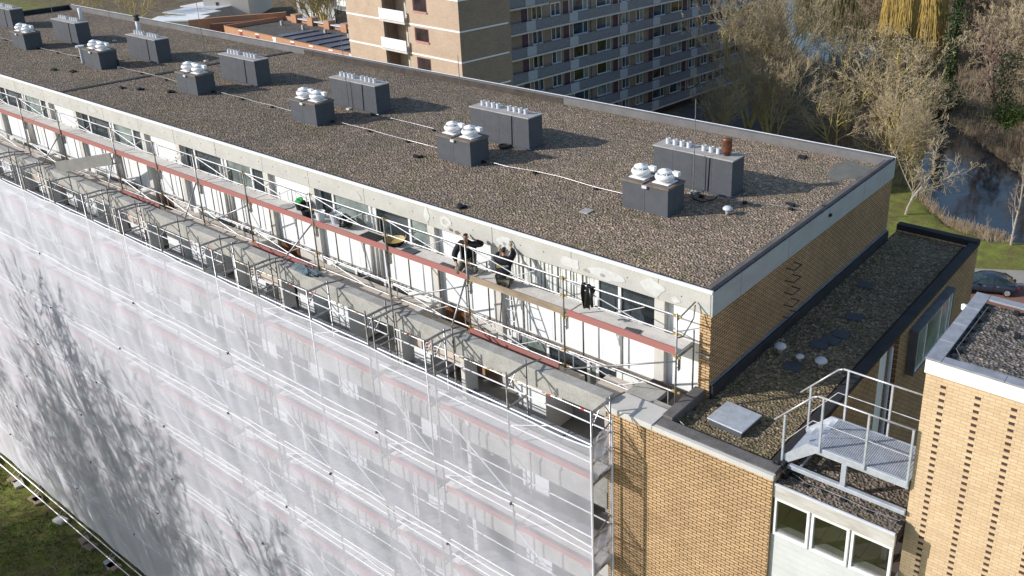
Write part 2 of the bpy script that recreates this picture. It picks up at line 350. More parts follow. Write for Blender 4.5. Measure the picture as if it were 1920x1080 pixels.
# filler patches on the fascia
def blob(name, m, cx, cz, rx, rz, y=-.068, seed=0, hole=None):
    rnd = random.Random(seed); ph = [rnd.random()*6 for _ in range(4)]; mb = MB(); N = 26
    def ring(sc): return [(cx+rx*sc*(1+.16*math.sin(2*t+ph[0])+.11*math.sin(3*t+ph[1])+.07*math.sin(5*t+ph[2]))*math.cos(t), cz+rz*sc*(1+.12*math.sin(2*t+ph[3])+.1*math.sin(4*t+ph[1]))*math.sin(t)) for t in [2*math.pi*i/N for i in range(N)]]
    o = ring(1)
    if hole:
        h = ring(hole); i0 = len(mb.v); mb.v += [(x, y, z) for x, z in o+h]; mb.f += [(i0+i, i0+(i+1) % N, i0+N+(i+1) % N, i0+N+i) for i in range(N)]
    else: mb.poly([(x, y, z) for x, z in o])
    mb.build(name, m, flat)
for i, (cx, cz, rx, rz, h) in enumerate([(-9.42, -.31, .10, .22, None), (-8.66, -.36, .2, .2, .45), (-6.36, -.42, .32, .18, None), (-4.12, -.40, .34, .17, None), (-3.0, -.42, .5, .16, None), (-1.6, -.36, .30, .2, None), (-.95, -.50, .12, .08, None), (-29.2, -.3, .35, .16, None), (-12.6, -.42, .25, .16, None)]):
    blob('filler_patch', M_patch if i < 7 else mat('faint_patch', (.52, .51, .48), .9, var=.05), cx, cz, rx, rz, seed=i+3, hole=h)
for i, (cx, cz) in enumerate(((-8.45, -.55), (-8.2, -.57), (-6.4, -.45), (-3.6, -.47), (-3.1, -.46))): blob('damp_spot', M_capc if i < 2 else M_conc2, cx, cz, .07+.03*(i % 2), .05, y=-.0715, seed=40+i)
mb = MB()
for k2 in range(60):
    x = -.6-k2*.85-random.random()*.2; z = -.30-.06*random.random(); mb.box(x-.012, x+.012, -.066, -.06, z-.012, z+.012)
mb.build('anchor_hole', M_black, flat)
# pilasters
for x in PIL: B('pilaster', M_conc3, flat, (x-.15, x+.15, -.0, .31, -3.75, -.63), bevel=.01)
ZW0, ZW1, ZP = -1.66, -.68, -3.15
def window(x0, x1, z0, z1, y, splits, panes, parent=flat, fr=.05, blinds=False):
    fm = MB(); dp = .07
    fm.box(x0, x1, y-dp, y, z1-fr, z1); fm.box(x0, x1, y-dp, y, z0, z0+fr); fm.box(x0, x0+fr, y-dp, y, z0+fr, z1-fr); fm.box(x1-fr, x1, y-dp, y, z0+fr, z1-fr)
    for q in splits: fm.box(q-.045, q+.045, y-dp-.01, y, z0+fr, z1-fr)
    wo = fm.build('window', M_frame, parent); xsq = [x0+fr]+list(splits)+[x1-fr]
    for i, (a, b_) in enumerate(zip(xsq[:-1], xsq[1:])):
        B('pane', panes[i % len(panes)], wo, (a, b_, y-.035, y-.02, z0+fr, z1-fr))
    if blinds:
        bm_ = MB(); x = x0+.08
        while x < blinds: wd = random.choice((.03, .05, .08, .1)); bm_.box(x, x+wd, y-.045-.02*random.random(), y-.04, z0+.08, z1-.06); x += wd+random.choice((.01, .03, .07))
        bm_.build('vertical_blind', mat('blind_slat', (.78, .78, .75), .8, var=.15, sc=9), wo)
    return wo
wide = [(-6.70, -1.59)]+[(-14.78-8.08*k, -9.52-8.08*k) for k in range(6)]
narrow = [(-9.22-8.08*k, -7.0-8.08*k) for k in range(6)]
MP = [M_glass, M_glass_g, M_glass]
for i, (a, b_) in enumerate(wide):
    if b_ < XL: continue
    if i == 0: window(a, b_, ZW0, ZW1, .25, [-3.45, -2.75], [M_glass_g, M_glass, M_glass], blinds=-3.5)
    else: window(a, b_, ZW0, ZW1, .25, [a+.7, a+2.5, a+2.75, a+4.3], [M_glass, M_glass_g, M_frame, M_glass, M_glass_g] if i == 1 else [M_glass, M_glass, M_frame, M_glass_g, M_glass], blinds=False)
    w3 = (b_-a)/3
    for j in range(3): B('white_panel', M_white, flat, (a+w3*j+.004, a+w3*(j+1)-.004, .17, .3, ZP, ZW0-.01))
    mid = (a+b_)/2 if i else -4.35
    if i:
        for dx in (-.2, .05, .22): mb = MB(); mb.bar((mid+dx, .12, ZP), (mid+dx, .12, -1.0), .045, n=10); mb.build('downpipe', M_conc3, flat, smooth=True)
for (a, b_) in narrow+[(-1.29, -.32)]:
    B('white_panel', M_white, flat, (a, b_, .17, .3, ZP, -.64))
# balconies: one storey after another
def storey(k):
    F = -2.55-2.7*k; Fn = F-2.7
    B('balcony_beam', M_conc2, flat, (XL, -1.66, -1.9, -1.56, F-.50, F), bevel=.02)
    if k: B('balcony_slab', M_conc2, flat, (XL, -1.66, -1.555, .14, F-.22, F-.04))
    B('back_wall', M_conc3, flat, (XL, -.32, .15, .31, Fn-.04, F-.23 if k else ZP-.005))
    for x in [q_ for k2 in range(6) for q_ in (-4.8-8.08*k2, -9.2-8.08*k2, -14.5-8.08*k2) if q_ > -53]: B('balcony_cabinet', M_white, flat, (x-.48, x+.48, -1.0, .14, Fn+.02, F-.505 if k else -3.72))
    if k < 7:
        for x in PIL:
            xx = x+.42 if x < -2 else x
            if x < -2: B('balcony_fin', M_beam_grey, flat, (xx-.09, xx+.09, -1.885, -1.45, Fn, F-.505), bevel=.01)
        B('balcony_parapet', M_conc2 if k == 0 else M_beam_grey, flat, (XL, -1.66, -1.87, -1.62, Fn+.002, Fn+1.0))
        B('parapet_cap', mat('blue_grey_coping', (.27, .285, .31), .8, var=.15, sc=3), flat, *[(x-.62, x+.62, -1.94, -1.58, Fn+1.003, Fn+1.06) for x in np.arange(-2.4, XL, -1.28)])
    for i, (a, b_) in enumerate(wide):
        if b_ < XL or a < -50: continue
        B('white_infill', M_white, flat, (a+.1, a+(2.1 if k else .45), .06, .145, Fn+.1, F-.65))
        window(a+2.2 if k else a+.5, b_-1.3 if k else b_-.4, Fn+.9, F-.28 if k else ZP-.02, .14, [a+3.2] if k else [a+1.6, a+3.0, a+3.3], [M_glass_g, M_glass])
        B('white_infill', M_white, flat, (b_-1.2, b_-.1, .06, .145, Fn+.1, F-.6))
    for i, (a, b_) in enumerate(narrow):
        if b_ < XL or a < -50: continue
        B('door', M_brown, flat, (a+.1, a+1.1, .08, .145, Fn+.0, F-.28 if k else ZP-.01))
        B('clad_panel', M_orange, flat, (a+1.15, b_-.1, .08, .145, Fn+.1, F-1.0)); B('clad_head', M_conc3, flat, (a+1.15, b_-.1, .08, .145, F-.99, F-.28 if k else ZP-.01))
for k in range(8): storey(k)
# tops of the balconies under the upper scaffold, in steps
rb = M_plank
for i in range(6):
    a0 = -14.62-8.08*i
    if i == 0:
        B('terrace_slab', rb, flat, (-6.3, -3.3, -1.55, -.6, -3.42, -3.15), (-2.7, -1.75, -1.55, -.4, -3.3, -3.0), bevel=.01)
        B('terrace_slab', M_conc2, flat, (-1.7, -.9, -1.85, -.45, -3.05, -2.8), (-.9, -.45, -1.85, -.9, -3.05, -2.8), bevel=.01)
    B('terrace_slab', rb, flat, (a0, -8.98-8.08*i, -1.555, -.42, -3.3, -3.0), bevel=.01)
    B('terrace_slab', M_plank, flat, (-8.9-8.08*i, -6.6-8.08*i, -1.555, -.35, -3.7, -3.38), bevel=.01)
    mb = MB(); mb.box(-6.78-8.08*i, -6.6-8.08*i, -1.55, -.3, -3.375, -3.12); mb.build('terrace_upstand', M_conc3, flat, bevel=.01); B('terrace_upstand', M_conc3, flat, (-9.2-8.08*i, -9.0-8.08*i, -1.5, -.1, -2.995, -2.9), bevel=.01)
mb = MB(); rnd = random.Random(3)
for k2 in range(520):
    x = -1.6-rnd.random()*(5 if k2 < 330 else 26); sz = .008+.022*rnd.random()
    if min(abs(x-p) for p in PIL) < .2: continue
    mb.box(x-sz*1.5, x+sz*1.5, .06, .165, ZP-.03*rnd.random(), ZP+sz*.7)
tag(mb.build('broken_mortar', M_rubble, flat), kind='stuff')
# climbing rungs on the gable
for k2 in range(6):
    z = -.95-.36*k2; mb = MB(); mb.path([(0, 3.9, z), (.24, 3.9, z), (.24, 4.35, z), (0, 4.35, z)], .016); mb.build('climbing_rung', M_kerb_br, flat)
B('lead_flashing', mat('lead_strip', (.20, .24, .30), .6, var=.2, sc=3), flat, (.0, .035, .05, 11.6, -2.56, -2.51)); B('upstand', M_dark, flat, (.0, .08, .05, 11.6, -2.92, -2.561))

# ------------------------------------------------------------ roof equipment
def stack(x, label, copper=False, flue=False):
    t = thing('vent_stack', label, 'chimney', (x, 6.33, -.25), 0, 'felt covered flue stacks along the roof')
    for i in range(4): 
        a = -1.38+.69*i; B('felt_side', M_dark_up, t, (a+.003, a+.687, -.36, .36, 0, 1.12))
    B('stack_core', M_dark_up, t, (-1.374, 1.374, -.352, .352, 0, 1.1))
    B('cap', M_capl, t, (-1.41, 1.41, -.39, .39, 1.121, 1.165), bevel=.01)
    B('skirt', M_dark_up, t, (-1.43, 1.43, -.41, .41, 0, .05))
    for i, px in enumerate((-1.08, -.83, -.58, -.33, .2, .45, .70)):
        mb = MB(); mb.lathe([(.075, 1.165), (.075, 1.34), (.055, 1.34), (.055, 1.2)], px, 0, 12, cap=False); mb.build('flue_pipe', M_pipe, t, smooth=False)
    mb = MB(); mb.bar((.62, -.37, 1.16), (.58, -.375, .05), .015); mb.build('cable', M_black, t)
    if copper:
        mb = MB(); mb.lathe([(.10, 1.165), (.10, 1.27), (.13, 1.27), (.17, 1.33), (.135, 1.40), (.16, 1.44), (.14, 1.62), (.165, 1.66), (.15, 1.70), (.0, 1.71)], .98, 0, 16); mb.build('copper_cowl', M_copper, t, smooth=True)
    else:
        mb = MB(); mb.lathe([(.075, 1.165), (.075, 1.34), (.055, 1.34), (.055, 1.2)], .96, 0, 12, cap=False); mb.build('flue_pipe', M_pipe, t)
    if flue:
        mb = MB(); hh = {1: 1.85, 2: 1.75}[flue]; px = -1.2 if flue == 2 else .9
        mb.bar((px, .25, 1.1), (px, .25, hh), .10, n=12); mb.build('tall_flue', M_pipe, t, smooth=True)
        if flue == 2: mb = MB(); mb.lathe([(.1, 1.75), (.15, 1.85), (.1, 1.95), (.17, 2.02), (.05, 2.08)], px, .25, 12); mb.build('black_cowl', M_kerb_br, t)
    return t
words = ['with a rusty copper cowl, nearest the right roof end', 'second from the right, a black cable coil at its foot', 'third from the right, below the flats\' sunny end', 'fourth from the right, near the felt joint', 'fifth from the right, with dark cowl on tall flue', 'sixth from the right, with a plain tall flue', 'cut off by the left edge of the photo']
for i, x in enumerate((-4.22, -12.1, -20.0, -28.0, -36.3, -44.5, -52.6)): stack(x, 'dark felt clad flue stack '+words[i], i == 0, {4: 2, 5: 1}.get(i))
def fan_mesh():
    mb = MB(); mb.lathe([(.16, .10), (.17, .13), (.26, .17), (.29, .22), (.29, .27), (.26, .32), (.24, .33), (.24, .30), (.12, .30)], 0, 0, 24, cap=True)
    cap = MB(); cap.lathe([(.12, .30), (.12, .36), (.20, .365), (.205, .40), (.17, .425), (.09, .43), (.085, .455), (.0, .46)], 0, 0, 24)
    return mb, cap
def fanbox(x, y, label):
    t = thing('exhaust_fan_housing', label, 'roof vent', (x, y, -.25), 0, 'twin exhaust fans on felt clad boxes')
    B('box', M_dark_up, t, (-.78, -.004, -.43, .43, 0, .80), (.004, .78, -.43, .43, 0, .80))
    B('cap', M_capc, t, (-.81, -.05, -.46, .46, .801, .87), (.05, .81, -.46, .46, .801, .87), bevel=.008)
    B('cap_gutter', M_capc, t, (-.05, .05, -.44, .46, .801, .83)); B('spout', M_pipe, t, (-.06, .10, -.50, -.43, .74, .82))
    for px in (-.41, .40):
        pl = B('fan_plate', M_whitemetal, t, (px-.27, px+.27, -.25, .27, .871, .895), bevel=.006)
        mb, cap = fan_mesh()
        for q in (mb, cap): q.v = [(a+px, b_, c+.80) for a, b_, c in q.v]
        mb.build('fan_bowl', M_whitemetal, t, smooth=True); cap.build('fan_motor_cap', M_whitemetal, t, smooth=True)
        k_ = MB()
        for ang in range(8): q = ang*math.pi/4; k_.bar((px+.25*math.cos(q), .25*math.sin(q), 1.12), (px+.18*math.cos(q), .18*math.sin(q), 1.18), .010)
        k_.box(px+.22, px+.42, .02, .16, 1.10, 1.22); k_.build('fan_switch_box', M_whitemetal, t)
    return t
fw = ['before the stack with copper cowl', 'second from the right roof end', 'third from the right roof end', 'beside the long felt joint', 'with a capped vent pipe beside it', 'nearest the left photo edge']
for i, (x, y) in enumerate(((-4.32, 4.02), (-11.95, 4.0), (-20.05, 4.03), (-28.15, 4.0), (-36.65, 4.05), (-44.8, 4.08))): fanbox(x, y, 'twin white exhaust fans on dark box, '+fw[i])
for i, (x, y, lab) in enumerate(((-3.98, 5.7, 'in front of the stack with the copper cowl'), (-14.05, 6.1, 'second from the right end of the roof'), (-20.2, 5.85, 'in front of the third stack from the right'), (-33.4, 7.6, 'behind the felt joint, fourth from the right'), (-42.5, 7.6, 'fifth from the right, near the pale flue'), (-50.0, 7.8, 'farthest, near the left end of the roof'))):
    t = thing('lightning_rod', 'thin grey lightning rod '+lab, 'lightning rod', (x, y, -.25), 0, 'lightning rods on the long roof')
    mb = MB(); mb.bar((0, 0, .0), (.0, 0, 2.9), .018, .011, n=6); mb.build('rod', M_rubw, t); B('foot', M_conc3, t, (-.09, .09, -.09, .09, 0, .06))
def wire(label, pts, n_foot):
    t = thing('lightning_wire', label, 'wire', (0, 0, 0), 0, 'lightning wires on the roofs'); P = [Vector(p) for p in pts]; mb = MB(); fine = []
    for a, b_ in zip(P[:-1], P[1:]):
        kk = max(2, int((b_-a).length/1.0))
        for j in range(kk): q = a.lerp(b_, j/kk); fine.append(q+Vector((random.uniform(-.02, .02), random.uniform(-.04, .04), -.02*(j % 2))))
    fine.append(P[-1]); mb.path(fine, .0065, 5); mb.build('cable', M_rubw, t)
    for q in fine[::n_foot]: B('cable_foot', M_black, t, (q.x-.06, q.x+.06, q.y-.05, q.y+.05, q.z-.09, q.z-.018))
z = -.15
wire('long pale wire running past the twin fans along the roof', [(-50, 4.15, z), (-43.8, 4.2, z), (-37.6, 4.3, z)], 2)
wire('pale wire linking the fourth and fifth fan boxes', [(-35.6, 4.3, z), (-29.0, 4.3, z)], 2)
wire('pale wire linking the third and fourth fan boxes', [(-27.3, 4.3, z), (-20.9, 4.25, z)], 2)
wire('pale wire linking the second and third fan boxes', [(-19.2, 4.3, z), (-12.8, 4.15, z)], 2)
wire('pale wire running from the second fan box to the nearest one', [(-11.1, 4.1, z), (-8, 4.3, z), (-5.15, 4.25, z)], 2)
wire('short wire from the third stack towards the second fan box', [(-18.7, 5.8, z), (-15.2, 5.7, z), (-13.6, 5.3, z), (-13, 4.5, z)], 3)
wire('pale wire from the nearest stack to the right roof edge', [(-3.6, 5.5, z), (-2.3, 5.8, z), (-1.0, 6.1, z), (-.35, 6.25, z), (-.1, 6.4, .02), (.06, 6.42, -.2)], 2)
t = thing('cable_ring', 'black coil of cable lying by the second stack from the right', 'cable', (-11.69, 5.75, -.22)); mb = MB(); mb.path([(.2*math.cos(a), .2*math.sin(a), .02) for a in np.linspace(0, 6.28, 15)], .04); mb.build('coil', M_black, t); B('weight', M_black, t, (-.1, .1, -.1, .1, -.02, .04))
t = thing('cable_ring', 'black cable snaking between the nearest fans and stack', 'cable', (-3.45, 5.2, -.2)); mb = MB(); mb.path([(-.5, .35, .02), (-.2, -.05, .02), (.15, -.1, .0), (.35, .2, .02), (.3, .45, .02)], .022); mb.build('cable', M_black, t)
def mushroom(x, y, z, s_, label):
    t = thing('mushroom_vent', label, 'roof vent', (x, y, z), 0, 'small mushroom vents on the roofs')
    mb = MB(); mb.lathe([(.07*s_, 0), (.07*s_, .17*s_)], 0, 0, 14); mb.build('neck', M_capl, t, smooth=True)
    mb = MB(); mb.lathe([(.05*s_, .16*s_), (.16*s_, .17*s_), (.16*s_, .21*s_), (.10*s_, .265*s_), (.02*s_, .28*s_)], 0, 0, 18); mb.build('hood', M_pipe, t, smooth=True)
mushroom(-2.3, 4.8, -.25, .9, 'small grey mushroom vent on the gravel right of the nearest fans')
t = thing('vent_pipe', 'pale vent pipe with flat cap left of the fifth fan box', 'vent pipe', (-38.3, 3.9, -.25)); mb = MB(); mb.bar((0, 0, 0), (0, 0, .8), .07, n=10); mb.build('pipe', M_pipe, t); mb = MB(); mb.lathe([(.2, .8), (.2, .86)], 0, 0, 14); mb.build('cap', M_pipe, t)
t = thing('vent_pipe', 'dark vent pipe with pale foot right of the fifth fan box', 'vent pipe', (-35.55, 4.3, -.25)); mb = MB(); mb.bar((0, 0, .1), (0, 0, .42), .06, n=10); mb.build('pipe', M_black, t); mb = MB(); mb.lathe([(.08, 0), (.08, .1)], 0, 0, 12); mb.build('foot', M_pipe, t)
# ------------------------------------------------------------ lower brick wing at the right end
low = thing('brick_wing', 'yellow brick wing one storey lower, dark gravel roof in the shade of the long block', 'building')
ZL = -2.72; X2 = 2.66
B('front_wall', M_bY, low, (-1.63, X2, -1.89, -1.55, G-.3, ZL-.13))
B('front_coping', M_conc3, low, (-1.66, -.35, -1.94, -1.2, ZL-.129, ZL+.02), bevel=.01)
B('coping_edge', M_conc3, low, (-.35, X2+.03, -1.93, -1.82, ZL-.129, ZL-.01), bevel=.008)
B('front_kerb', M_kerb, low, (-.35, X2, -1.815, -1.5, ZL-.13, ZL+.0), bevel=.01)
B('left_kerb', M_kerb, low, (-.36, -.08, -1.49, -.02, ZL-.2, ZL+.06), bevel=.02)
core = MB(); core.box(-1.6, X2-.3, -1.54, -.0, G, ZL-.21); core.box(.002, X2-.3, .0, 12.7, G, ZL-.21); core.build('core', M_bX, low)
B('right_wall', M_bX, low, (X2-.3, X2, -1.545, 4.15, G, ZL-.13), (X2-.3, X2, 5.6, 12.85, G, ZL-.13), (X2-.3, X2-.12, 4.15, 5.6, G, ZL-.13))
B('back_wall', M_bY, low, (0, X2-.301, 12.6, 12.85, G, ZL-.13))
B('right_kerb', M_dark, low, (X2-.23, X2+.03, -1.49, 12.6, ZL-.129, ZL+.02), bevel=.01)
B('back_kerb', M_dark, low, (.0, X2+.03, 12.601, 12.9, ZL-.129, ZL+.06), bevel=.01)
mb = MB(); mb.poly([(-.1, -1.52, ZL-.19), (X2-.4, -1.52, ZL-.19), (X2-.4, 12.62, ZL-.19), (.05, 12.62, ZL-.19), (.05, .0, ZL-.19), (-.1, 0, ZL-.19)]); lr = mb.build('roof', M_gravel2, low)
B('white_infill', M_white, low, (X2-.119, X2-.09, 4.3, 4.95, -8, ZL-.2))
mb = MB(); mb.bar((X2-.03, 5.1, G), (X2-.03, 5.1, ZL-.3), .055, n=10); mb.build('downpipe', M_pipe, low, smooth=True)
for (x, y, a) in ((1.1, 3.9, .2), (1.25, 4.3, -.1), (1.35, 4.75, .1), (1.25, 5.9, .3), (.75, 8.0, .2), (1.0, 2.5, .2)):
    T = Matrix.Translation((x, y, 0)) @ Matrix.Rotation(a, 4, 'Z'); mb = MB(); mb.box(-.22, .22, -.2, .2, ZL-.19, ZL-.15, T); mb.build('paver', M_dark_up, lr)
# roof hatch
t = thing('roof_hatch', 'square pale grey roof hatch lying on the brown gravel', 'hatch', (.98, -.5, ZL-.19), R(-3))
B('hatch_kerb', M_dark_up, t, (-.43, .43, -.40, .40, 0, .14)); B('hatch_lid', M_galvw, t, (-.47, .47, -.44, .44, .141, .18), bevel=.012)
# bay window box on the shaded wall
wb = B('window_box', mat('dark_lead_surround', (.15, .155, .165), .7, var=.2, sc=3), low, (X2+.0, X2+.25, 6.42, 6.5, -4.5, -3.12), (X2+.0, X2+.25, 9.58, 9.66, -4.5, -3.12), (X2+.0, X2+.26, 6.38, 9.7, -3.119, -3.05), (X2+.0, X2+.25, 6.501, 9.579, -4.5, -4.43))
fm = MB()
for y in (6.51, 7.2, 8.5, 9.2, 9.51): fm.box(X2+.17, X2+.235, y, y+.06, -4.38, -3.18)
fm.box(X2+.17, X2+.235, 6.51, 9.57, -3.179, -3.12); fm.box(X2+.17, X2+.235, 6.51, 9.57, -4.43, -4.381); wo = fm.build('window_frame', M_frame, wb)
B('pane', M_glass_g, wo, (X2+.19, X2+.21, 6.52, 9.56, -4.38, -3.18))
for i, (x, y, lab) in enumerate(((.42, 2.95, 'leftmost of the three by the pavers on the low roof'), (1.02, 2.86, 'half hidden behind a paver on the low roof'), (1.58, 2.9, 'rightmost of the three on the low roof, nearest the walkway rail'))): mushroom(x, y, ZL-.19, 1.0 if i != 1 else .7, 'small pale mushroom vent, '+lab)
z = ZL-.1
wire('pale wire along the front edge of the low brown roof', [(-.6, -1.4, z+.1), (-.2, -1.3, z+.1), (.4, -1.45, z), (1.2, -1.42, z), (2.2, -1.4, z), (2.55, -1.5, z+.15), (2.75, -1.5, -2.9)], 2)
# link with three windows
lk = thing('link_building', 'low link with three white framed windows between yellow brick wall and brick tower', 'building')
ZK = -2.95
B('wall', M_white, lk, (X2+.002, 5.255, -1.75, .3, G, -4.28))
for k2 in range(26): z1 = -4.30-.16*k2; B('siding_board', mat('pale_siding', (.60, .62, .61), .7, var=.06, sc=2), lk, (X2+.003, 5.254, -1.80+.0, -1.751, z1-.155, z1))
mb = MB(); mb.poly([(X2, -1.8, ZK-.06), (5.26, -1.8, ZK-.06), (5.26, .3, ZK-.06), (X2, .3, ZK-.06)]); mb.build('roof', gravel('link_gravel', (.15, .13, .11), (.20, .165, .14), (.30, .24, .2), .95), lk)
B('roof_slab', M_dark, lk, (X2+.003, 5.254, -1.74, .3, -3.3, ZK-.08))
B('roof_edge', M_pipe, lk, (X2+.003, 5.254, -1.855, -1.80, ZK-.06, ZK), bevel=.01)
B('eaves_board', mat('peeling_white_timber', (.55, .54, .50), .85, var=.14, sc=5, stretch=(.3, 1, 2), col2=(.40, .37, .33)), lk, (X2+.003, 5.254, -1.84, -1.741, -3.30, ZK-.061))
def clear_glass():
    if 'clear_glass' in MC: return MC['clear_glass']
    s = NT('clear_glass'); s.t.nodes.remove(s.p); tr = s.n('ShaderNodeBsdfTransparent'); tr.inputs[0].default_value = (.80, .81, .82, 1); gl = s.n('ShaderNodeBsdfGlossy'); gl.inputs[1].default_value = .03
    fr = s.n('ShaderNodeLayerWeight'); fr.inputs[0].default_value = .3; mx = s.n('ShaderNodeMixShader'); s.l(fr.outputs['Facing'], mx.inputs[0]); s.l(tr.outputs[0], mx.inputs[1]); s.l(gl.outputs[0], mx.inputs[2]); s.l(mx.outputs[0], s.out.inputs[0]); MC['clear_glass'] = s.m; return s.m
B('room_floor', brick('room_tiles', (.26, .21, .18), (.22, .18, .16), (.08, .08, .08), 0, bw=.3, rh=.3), lk, (X2+.003, 5.254, -1.6, .3, -4.279, -4.26)); B('room_back', M_conc3, lk, (X2+.003, 5.254, .1, .3, -4.25, -3.31)); B('room_post', M_conc3, lk, (4.85, 4.95, -1.2, -1.1, -4.25, -3.31))
for i, (a, b_) in enumerate(((X2+.04, 3.50), (3.54, 4.36), (4.40, 5.24))):
    fm = MB(); fm.box(a, b_, -1.83, -1.74, -3.37, -3.305); fm.box(a, b_, -1.83, -1.74, -4.27, -4.20); fm.box(a, a+.06, -1.83, -1.74, -4.2, -3.37); fm.box(b_-.06, b_, -1.83, -1.74, -4.2, -3.37)
    wo = fm.build('window', M_frame, lk, bevel=.006); B('pane', clear_glass(), wo, (a+.06, b_-.06, -1.785, -1.775, -4.2, -3.37))
    B('window_ledge', M_conc3, wo, (a+.06, b_-.06, -1.77, -1.6, -4.2, -4.12))
z = ZK-.0
wire('pale wire with black feet on the link roof below the walkway', [(2.85, -1.35, z), (3.2, -1.42, z), (4.0, -1.42, z), (5.2, -1.42, z)], 1)
# cream brick tower
tw = thing('brick_tower', 'cream brick stair tower with columns of dark headers and white roof fascia', 'building')
TX, TY0, TY1, TZ = 5.26, -1.26, 1.92, .69
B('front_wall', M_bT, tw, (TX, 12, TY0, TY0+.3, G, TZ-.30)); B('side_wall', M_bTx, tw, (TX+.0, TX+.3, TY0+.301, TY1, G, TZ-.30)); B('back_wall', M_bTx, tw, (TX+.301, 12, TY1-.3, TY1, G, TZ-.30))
B('fascia', M_edge, tw, (TX-.03, 12, TY0-.03, TY0+.02, TZ-.299, TZ-.02), (TX-.03, TX+.02, TY0+.021, TY1+.03, TZ-.299, TZ-.02), bevel=.006)
M_alu = mat('dull_alu_coping', (.40, .41, .44), .5, .35, var=.15, sc=4)
for i in range(4): a = TY0-.035+i*(TY1-TY0+.07)/4; B('side_coping', M_alu, tw, (TX-.04, TX+.24, a+.003, a+(TY1-TY0+.07)/4-.003, TZ-.018, TZ+.02), bevel=.006)
for i in range(6): a = TX+.245+i*1.1; B('front_coping', M_alu, tw, (a+.003, a+1.097, TY0-.04, TY0+.20, TZ-.018, TZ+.02), bevel=.006); B('back_coping', M_alu, tw, (a+.003, a+1.097, TY1-.2, TY1+.035, TZ-.018, TZ+.02), bevel=.006)
mb = MB(); mb.poly([(TX+.2, TY0+.15, TZ-.1), (12, TY0+.15, TZ-.1), (12, TY1-.15, TZ-.1), (TX+.2, TY1-.15, TZ-.1)]); mb.build('roof', M_grav_t, tw)
for (x, y) in ((5.58, 1.45), (5.57, .9), (5.57, .42), (5.57, -.1), (5.6, -.55), (6.1, -.98), (6.8, -.98), (7.5, -.98), (6.0, .75), (6.35, .65), (6.1, 1.6), (6.6, 1.6)):
    B('wire_foot', M_black, tw, (x-.05, x+.05, y-.05, y+.05, TZ-.1, TZ-.02))
mb = MB(); mb.path([(5.58, 1.45, TZ-.02), (5.57, -.6, TZ-.02), (5.8, -.98, TZ-.02), (9, -.98, TZ-.02)], .008); mb.build('roof_wire', M_rubw, tw)
t = thing('wall_camera', 'small white camera bracketed to the far corner of the tower roof edge', 'camera', (TX-.06, 1.35, TZ-.1)); mb = MB(); mb.lathe([(.02, -.08), (.05, -.06), (.055, .04), (.03, .06)], -.06, 0, 12); mb.build('housing', M_whitemetal, t, smooth=True); B('bracket', M_whitemetal, t, (-.03, .05, -.03, .03, -.01, .05))
# zinc walkway between roof and tower
bm_ = thing('walkway_stair', 'galvanised stair and walkway with handrails joining the low roof to the tower', 'walkway')
Y0, Y1 = -1.30, -.12; ZP2 = -2.08
B('side_beam', M_galvw, bm_, (3.3, 5.24, Y0-.03, Y0+.02, ZP2-.16, ZP2+.0), bevel=.008); B('side_beam', M_galvw, bm_, (3.3, 5.24, Y1-.02, Y1+.03, ZP2-.16, ZP2), bevel=.008)
B('base_beam', M_galvw, bm_, (2.72, 5.24, Y0-.05, Y0+.05, -2.86, -2.76), bevel=.01)
B('support_post', M_galvw, bm_, (3.88, 3.99, Y0-.04, Y0+.04, -2.76, ZP2-.16), bevel=.006)
gr = MB(); n = 46
for i in range(n+1): x = 3.3+(5.22-3.3)*i/n; gr.box(x-.005, x+.005, Y0+.02, Y1-.02, ZP2-.02, ZP2+.005)
for j in range(30): y = Y0+.03+(Y1-Y0-.06)*j/29; gr.box(3.3, 5.22, y-.004, y+.004, ZP2-.022, ZP2+.003)
gr.build('grating', M_galvw, bm_); B('grating_tray', mat('zinc_tray', (.42, .44, .50), .5, .3, var=.1), bm_, (3.3, 5.22, Y0+.02, Y1-.02, ZP2-.05, ZP2-.035))
for y in (Y0, Y1): mb = MB(); i0 = 0; mb.v = [(2.62, y-.02, -2.80), (3.3, y-.02, ZP2-.17), (3.3, y-.02, ZP2), (3.12, y-.02, ZP2), (2.56, y-.02, -2.62), (2.62, y+.02, -2.80), (3.3, y+.02, ZP2-.17), (3.3, y+.02, ZP2), (3.12, y+.02, ZP2), (2.56, y+.02, -2.62)]; mb.f = [(0, 1, 2, 3, 4), (9, 8, 7, 6, 5)]+[(i, (i+1) % 5+0, (i+1) % 5+5, i+5) for i in range(5)]; mb.build('stringer', M_galvw, bm_)
for i in range(4): x = 2.66+.165*i; z = -2.62+.145*i; B('tread', M_galvw, bm_, (x, x+.19, Y0+.021, Y1-.021, z, z+.03), bevel=.004)
for (y, sgn) in ((Y0-.045, -1), (Y1+.045, 1)):
    mb = MB(); mb.path([(2.36, y, -1.78), (3.16, y, -.92), (3.28, y, -.86), (5.24, y, -.86)], .021, 8); mb.build('handrail', M_steel_br, bm_, smooth=True)
    mb = MB(); mb.path([(2.62, y, -2.2), (3.2, y, -1.47), (5.24, y, -1.47)], .010, 6); mb.build('knee_rail', M_steel_br, bm_)
    for x, zb, zt in ((2.58, -2.76, -1.57), (3.38, -2.16, -.86), (4.33, -2.16, -.86), (5.2, -2.16, -.86)): B('rail_post', M_galvw, bm_, (x-.012, x+.03, y-.025, y+.025, zb, zt), bevel=.004)
mb = MB(); mb.bar((X2+.3, Y0, -2.81), (X2+.3, Y1, -2.81), .03); mb.build('foot_bar', M_galvw, bm_)

